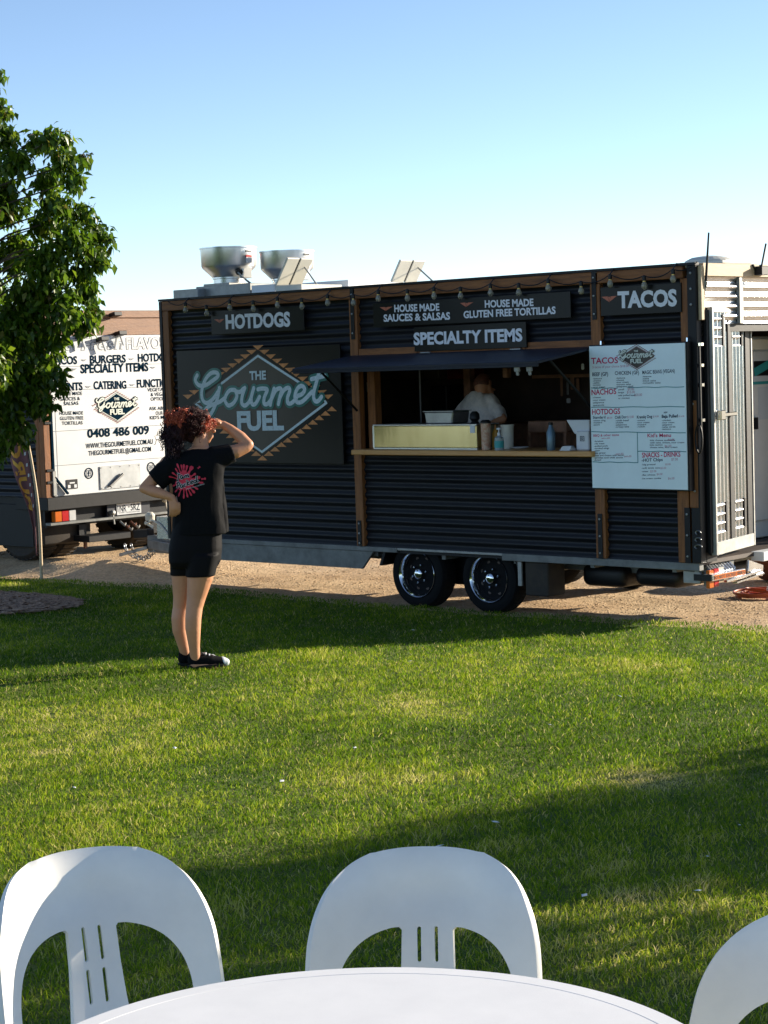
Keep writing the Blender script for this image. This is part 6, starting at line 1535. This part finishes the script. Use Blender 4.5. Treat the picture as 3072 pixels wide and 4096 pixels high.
curls('red_curls', 230, near([(pp(706, 1672, 0.02), 0.052), (pp(732, 1668, 0.03), 0.048), (pp(685, 1684, 0.02), 0.036), (pp(716, 1692, 0.0), 0.04)]), M['hair_red'], 0.038, 0.05, 0.0040, 5)
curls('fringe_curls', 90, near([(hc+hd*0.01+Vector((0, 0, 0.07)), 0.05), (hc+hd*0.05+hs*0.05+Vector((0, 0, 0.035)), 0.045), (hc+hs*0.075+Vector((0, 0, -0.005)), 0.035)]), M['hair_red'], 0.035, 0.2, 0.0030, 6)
M['hair_brown'] = mat('dark_brown_strands', (0.016, 0.006, 0.005), 0.6, spec=0.25, scale=40, col2=(0.075, 0.014, 0.012))
def scalp(rr):
    q = Vector((rr.gauss(0, 1), rr.gauss(0, 1), rr.gauss(0, 1))).normalized()
    f_ = q.dot(hd)
    if f_ > 0.25 and q.z < 0.35: q = -q
    return hc-hd*0.036+Vector((0, 0, 0.014))+Vector((q.x*0.090, q.y*0.090, q.z*0.094))
curls('hair_strands', 520, scalp, M['hair_brown'], 0.050, 0.15, 0.0026, 9)
curls('ponytail_curls', 300, near([(pp(694, 1722, 0.02), 0.052), (pp(688, 1752, 0.01), 0.046), (pp(694, 1788, 0.0), 0.036), (pp(668, 1720, 0.03), 0.038), (pp(702, 1770, 0.0), 0.036), (pp(658, 1738, 0.02), 0.026)]), M['hair_dark'], 0.055, 0.7, 0.0036, 8)
MB().lathe([(0.003, -0.004), (0.006, 0), (0.003, 0.004)], hc+hs*0.080+Vector((0, 0, -0.050)), n=8).build('earring', M['stainless'], woman)

# ---- the cook inside
cy_ = 13.85
def cp(x, y, b=0.0): p = c3(x, y, cy_); return Vector((p.x, cy_+b, p.z))
cfoot = cp(900, 470); cook = thing('person', 'cook in a pale checked shirt bending over the bench inside the trailer', 'person', (cfoot.x, cy_, TZ0+0.012))
AX, AY, AZ = Vector((1, 0, 0)), Vector((0, 1, 0)), Vector((0, 0, 1))
cb = MB()
for s in (-0.09, 0.10):
    chainc(cb, [(Vector((cfoot.x+s, cy_+0.05, 0.98)), 0.085), (Vector((cfoot.x+s, cy_+0.03, 0.60)), 0.055), (Vector((cfoot.x+s, cy_+0.06, 0.27)), 0.038), (Vector((cfoot.x+s, cy_+0.0, 0.235)), 0.035)])
capsule(cb, cp(905, 262), 0.055, cp(905, 245), 0.052)
hcc = cp(906, 228, 0.02)
capsule(cb, hcc, 0.080, hcc+Vector((0.0, 0.02, 0.02)), 0.082, (AX, 0.88)); capsule(cb, hcc+Vector((0.03, 0.06, -0.05)), 0.045, hcc+Vector((0.04, 0.08, -0.08)), 0.025)
capsule(cb, hcc+Vector((0.05, 0.10, -0.03)), 0.010, hcc+Vector((0.055, 0.115, -0.04)), 0.010)
for s in (-1, 1): capsule(cb, hcc+Vector((s*0.072, 0.02, -0.01)), 0.013, hcc+Vector((s*0.072, 0.02, -0.035)), 0.010)
chainc(cb, [(cp(975, 330), 0.048), (cp(1060, 415, -0.06), 0.040), (cp(1085, 435, -0.09), 0.038), (cp(1050, 462, -0.18), 0.030), (cp(1030, 470, -0.22), 0.026)])
wv = cp(1030, 470, -0.22); capsule(cb, wv, 0.027, wv+Vector((-0.06, -0.03, -0.02)), 0.030, (AZ, 0.6)); fingers(cb, wv+Vector((-0.07, -0.035, -0.022)), (-1, -0.4, -0.3), (0.3, -1, 0), (0, 0, -1))
chainc(cb, [(cp(835, 335), 0.048), (cp(775, 415, -0.02), 0.040), (cp(800, 460, -0.12), 0.032), (cp(830, 475, -0.2), 0.026)])
wv = cp(830, 475, -0.2); capsule(cb, wv, 0.027, wv+Vector((0.06, -0.03, -0.02)), 0.030, (AZ, 0.6)); fingers(cb, wv+Vector((0.07, -0.035, -0.022)), (1, -0.4, -0.3), (0.3, 1, 0), (0, 0, -1))
loft(cb, [(Vector((cfoot.x, cy_+0.03, 0.95)), AX*0.15, AY*0.11), (cp(905, 400), AX*0.15, AY*0.11), (cp(900, 310), AX*0.12, AY*0.10), (cp(895, 270), AX*0.06, AY*0.06)])
remesh(cb, 'body', M['skin'], cook, 0.009, 3)
M['check'] = mat('pale_checked_shirt', (0.60, 0.57, 0.56), 0.8, scale=22, col2=(0.88, 0.80, 0.74), bump=0.1, bscale=30)
cs = MB()
loft(cs, [(Vector((cfoot.x+0.01, cy_+0.03, 0.98)), AX*0.19, AY*0.15), (cp(905, 430), AX*0.20, AY*0.15), (cp(905, 365), AX*0.185, AY*0.145), (cp(898, 315), AX*0.145, AY*0.12), (cp(892, 280), AX*0.090, AY*0.085), (cp(890, 258), AX*0.055, AY*0.06)])
chainc(cs, [(cp(960, 318), 0.066), (cp(1030, 385, -0.03), 0.058), (cp(1068, 430, -0.08), 0.050)]); chainc(cs, [(cp(838, 322), 0.064), (cp(788, 385, -0.01), 0.056), (cp(772, 430, -0.04), 0.050)])
remesh(cs, 'shirt', M['check'], cook, 0.010, 4, lambda c: Vector((noise.noise((c.x*14, c.y*14, c.z*9)), noise.noise((c.x*14+5, c.y*14, c.z*9)), 0))*0.018)
tr = MB()
for s in (-0.09, 0.10): loft(tr, [(Vector((cfoot.x+s*0.7, cy_+0.04, 1.02)), AX*0.11, AY*0.12), (Vector((cfoot.x+s, cy_+0.03, 0.6)), AX*0.075, AY*0.08), (Vector((cfoot.x+s, cy_+0.05, 0.25)), AX*0.065, AY*0.07)], 18)
remesh(tr, 'trousers', M['black_cloth'], cook, 0.010, 3)
hh = MB(); capsule(hh, hcc+Vector((-0.005, 0.005, 0.022)), 0.084, hcc+Vector((-0.005, 0.02, 0.036)), 0.080, (AX, 0.92)); M['auburn'] = mat('auburn_hair', (0.07, 0.025, 0.017), 0.7, scale=60, col2=(0.22, 0.075, 0.045)); remesh(hh, 'hair', M['auburn'], cook, 0.009, 3)
for s in (-0.09, 0.10): MB().box(cfoot.x+s-0.045, cfoot.x+s+0.045, cy_-0.10, cy_+0.15, TZ0+0.0125, TZ0+0.06).build('shoe', M['black_plastic'], cook, bevel=0.015)
# ================================================================== TREES
def leaf_mats():
    m, nt, b = node_mat('pear_leaf'); N, L = nt.nodes, nt.links
    at = N.new('ShaderNodeAttribute'); at.attribute_name = 'tint'
    r = N.new('ShaderNodeValToRGB'); r.color_ramp.elements[0].color = (0.040, 0.092, 0.008, 1); r.color_ramp.elements[1].color = (0.30, 0.20, 0.05, 1)
    for p, c in ((0.45, (0.09, 0.17, 0.010, 1)), (0.85, (0.19, 0.26, 0.016, 1))): e = r.color_ramp.elements.new(p); e.color = c
    L.new(at.outputs['Fac'], r.inputs[0]); L.new(r.outputs[0], b.inputs['Base Color']); b.inputs['Roughness'].default_value = 0.38
    tr = N.new('ShaderNodeBsdfTranslucent'); L.new(r.outputs[0], tr.inputs[0])
    ms = N.new('ShaderNodeMixShader'); ms.inputs[0].default_value = 0.52
    L.new(b.outputs[0], ms.inputs[1]); L.new(tr.outputs[0], ms.inputs[2]); L.new(ms.outputs[0], nt.nodes['Material Output'].inputs[0]); return m
MAT_LEAF = leaf_mats()
def leaf_mesh(name, C, material, parent, size, seed):
    """C: n x 3 leaf positions; each leaf a folded, drooping blade of four triangles' worth of faces"""
    rg = np.random.default_rng(seed); n = len(C); C = np.asarray(C)
    a = rg.uniform(0, 6.283, n); pitch = rg.normal(-0.75, 0.5, n); s = size*rg.uniform(0.7, 1.3, n); roll = rg.normal(0, 0.6, n)
    d = np.c_[np.cos(a)*np.cos(pitch), np.sin(a)*np.cos(pitch), np.sin(pitch)]
    w0 = np.c_[-np.sin(a), np.cos(a), np.zeros(n)]; u0 = np.cross(d, w0)
    w = w0*np.cos(roll)[:, None]+u0*np.sin(roll)[:, None]; u = np.cross(d, w)
    S = s[:, None]
    V = np.empty((n, 6, 3))
    V[:, 0] = C; V[:, 1] = C+d*S*0.42+w*S*0.27+u*S*0.08; V[:, 2] = C+d*S*0.42-w*S*0.27+u*S*0.08
    V[:, 3] = C+d*S*0.5-u*S*0.02; V[:, 4] = C+d*S*0.86-u*S*0.10; V[:, 5] = C+d*S*1.05-u*S*0.22
    V[:, 4] += w*S*0.02
    q = np.array([(0, 1, 3), (0, 3, 2), (1, 5, 3), (2, 3, 5)])
    Fc = (np.arange(n)[:, None, None]*6+q[None]).reshape(-1, 3)
    me = bpy.data.meshes.new(name); og = np.array(origin_of(parent)); VV = (V-og).reshape(-1, 3)
    me.vertices.add(n*6); me.vertices.foreach_set('co', VV.ravel())
    me.loops.add(len(Fc)*3); me.loops.foreach_set('vertex_index', Fc.ravel().astype(np.int32))
    me.polygons.add(len(Fc)); me.polygons.foreach_set('loop_start', (np.arange(len(Fc))*3).astype(np.int32))
    t = np.clip(rg.normal(0.45, 0.2, n), 0, 0.85); t = np.where(rg.random(n) < 0.02, rg.uniform(0.88, 1, n), t)
    at = me.attributes.new('tint', 'FLOAT', 'POINT'); at.data.foreach_set('value', np.repeat(t, 6).astype(np.float32))
    me.update(calc_edges=True); me.materials.append(material); o = bpy.data.objects.new(name, me); return link(o, parent)
def limb(pts, r0, r1, n=8):
    P = [Vector(p) for p in pts]; out = []
    for i in range(len(P)-1):
        for k in range(5): out.append(P[i]+(P[i+1]-P[i])*k/5+Vector((noise.noise(P[i]*3+Vector((k, 0, 0))), noise.noise(P[i]*3+Vector((0, k, 7))), 0))*0.015)
    out.append(P[-1]); m = len(out); return out, [r0+(r1-r0)*i/(m-1) for i in range(m)]
def tree(name, label, base, clumps, n_leaves, size, seed, extra=None):
    """clumps: (centre, radius); every clump is fed by its own limb"""
    rr = random.Random(seed); base = Vector(base); t = thing(name, label, 'tree', base, None)
    top = max(c.z for c, r in clumps); H = top-base.z
    P, R = limb([base-Vector((0, 0, 0.15)), base+Vector((0.03, 0.02, H*0.3)), base+Vector((-0.02, 0.04, H*0.6)), base+Vector((0.02, 0.0, H*0.93))], 0.075, 0.012)
    MB().tube(P, R, 10).build('trunk', M['bark'], t, shade=60)
    lb = MB(); pts = []
    tot = sum(r**2.4 for c, r in clumps)
    for c, r in clumps:
        s = base+Vector((0, 0, max(0.8, min(H*0.88, (c.z-base.z)*0.85-0.1))))
        P, R = limb([s, s+(c-s)*0.45+Vector((0.05, 0.03, 0.16)), c], 0.013, 0.004); lb.tube(P, R, 6)
        for k in range(int(5+r*14)):
            q = Vector((rr.gauss(0, 1), rr.gauss(0, 1), rr.gauss(0.25, 1))).normalized()*r*rr.uniform(0.6, 1.12)
            e = c+q; lb.tube([c, c+q*0.5+Vector((0, 0, 0.03)), e], [0.007, 0.005, 0.003], 4)
            m = max(6, int(n_leaves*(r**2.4/tot)/int(5+r*14)))
            for _ in range(m):
                if rr.random() < 0.5:
                    f_ = rr.random()**0.55; b = c+q*f_+Vector((rr.gauss(0, 1), rr.gauss(0, 1), rr.gauss(0, 1)))*0.05*(0.6+r)
                else:
                    b = c+Vector((rr.gauss(0, 1), rr.gauss(0, 1), rr.gauss(0, 1))).normalized()*r*1.08*rr.random()**0.45
                pts.append(tuple(b))
    lb.build('branch', M['bark'], t, shade=60)
    o = leaf_mesh('crown', pts, MAT_LEAF, t, size, seed); o['kind'] = 'stuff'
    return t
TB = Vector((-14.15, 10.05, lawn_z(-14.15, 10.05)+0.07))
def tp(u, v, b=0.0):
    n_ = Vector((_F.x, _F.y, 0)).normalized(); d = ray(u, v); k = ((TB-CAM_POS).dot(n_)+b)/d.dot(n_); return CAM_POS+d*k
TK = depth(TB)/FPX
cl = []
for u, v, r, b in ((-60, 360, 45, 0), (-20, 300, 30, 0.1), (-5, 430, 45, 0.1), (20, 540, 50, 0.0), (-70, 520, 90, 0), (60, 640, 70, -0.1), (150, 560, 45, 0.1), (215, 560, 50, 0), (270, 560, 34, 0.1), (255, 640, 55, -0.1), (340, 635, 26, 0.1), (300, 720, 45, 0), (200, 720, 60, 0.2), (230, 830, 70, -0.2), (330, 850, 50, 0), (380, 930, 50, 0.05), (430, 960, 32, 0), (395, 1030, 50, -0.1), (290, 960, 80, -0.25), (170, 900, 60, 0.1), (20, 800, 90, 0.2), (-90, 800, 130, 0), (60, 1010, 80, 0.3), (180, 1060, 90, -0.3), (330, 1090, 60, -0.1), (340, 1180, 55, 0), (375, 1250, 34, 0.05), (240, 1230, 80, -0.3), (120, 1200, 100, -0.2), (330, 1285, 55, -0.1), (370, 1300, 25, 0), (40, 1330, 110, -0.3), (200, 1360, 70, -0.2), (150, 1470, 75, -0.25), (215, 1500, 50, -0.1), (240, 1540, 32, 0), (60, 1520, 90, -0.3), (140, 1590, 65, -0.2), (195, 1610, 34, 0), (20, 1640, 80, -0.2), (60, 1720, 55, -0.2), (95, 1745, 30, 0), (0, 1790, 45, -0.1), (-100, 1500, 140, -0.4), (-120, 1150, 160, 0.2), (-230, 900, 150, 0), (-260, 1300, 160, -0.2), (-330, 1100, 150, 0.2), (-380, 1450, 130, 0), (-480, 1250, 120, -0.1), (-420, 950, 120, 0), (-220, 600, 110, 0.1), (-150, 400, 60, 0), (-180, 1650, 120, 0.3), (-330, 1680, 110, -0.2), (-520, 1500, 90, 0.1), (-200, 1000, 150, 0.7), (-150, 1300, 160, 0.8), (-250, 1200, 150, -0.8), (-100, 1450, 130, -0.7), (-150, 800, 120, -0.6), (-60, 1600, 80, 0.5)):
    cl.append((tp(u, v, b), r*TK))
tree('pear_tree', 'leafy green young tree at the left edge, rooted in the mulch bed', TB, cl, 40000, 0.080, 21)
# the tree outside the frame on the right whose shade falls across the near lawn
TB2 = Vector((-0.72, 15.4, GRAVEL_Z-0.02)); rr = random.Random(5); cl = []
for k in range(52):
    h = rr.uniform(1.15, 5.0); w = 1.45*math.sin(math.pi*min(1, max(0.12, (h-0.4)/5.0)))**0.7; a = rr.uniform(0, 6.28); q = rr.uniform(0.2, 0.75)*w
    cl.append((TB2+Vector((math.cos(a)*q, math.sin(a)*q, h)), rr.uniform(0.36, 0.58)))
tree('pear_tree', 'young leafy tree right of the trailer, shading the near lawn', TB2, cl, 46000, 0.095, 33)
TB3 = Vector((-1.35, 8.9, lawn_z(-1.35, 8.9)-0.02)); rr = random.Random(9); cl = []
for k in range(44):
    h = rr.uniform(1.55, 4.6); w = 1.25*math.sin(math.pi*min(1, max(0.15, (h-0.6)/4.4)))**0.7; a = rr.uniform(0, 6.28); q = rr.uniform(0.2, 0.8)*w
    cl.append((TB3+Vector((math.cos(a)*q, math.sin(a)*q, h)), rr.uniform(0.26, 0.44)))
tree('pear_tree', 'young leafy tree on the lawn right of the table, shading the chairs', TB3, cl, 26000, 0.09, 35)
bpy.data.scenes.remove(_TS)
for ob in list(bpy.data.objects):
    if ob.users == 0: bpy.data.objects.remove(ob)
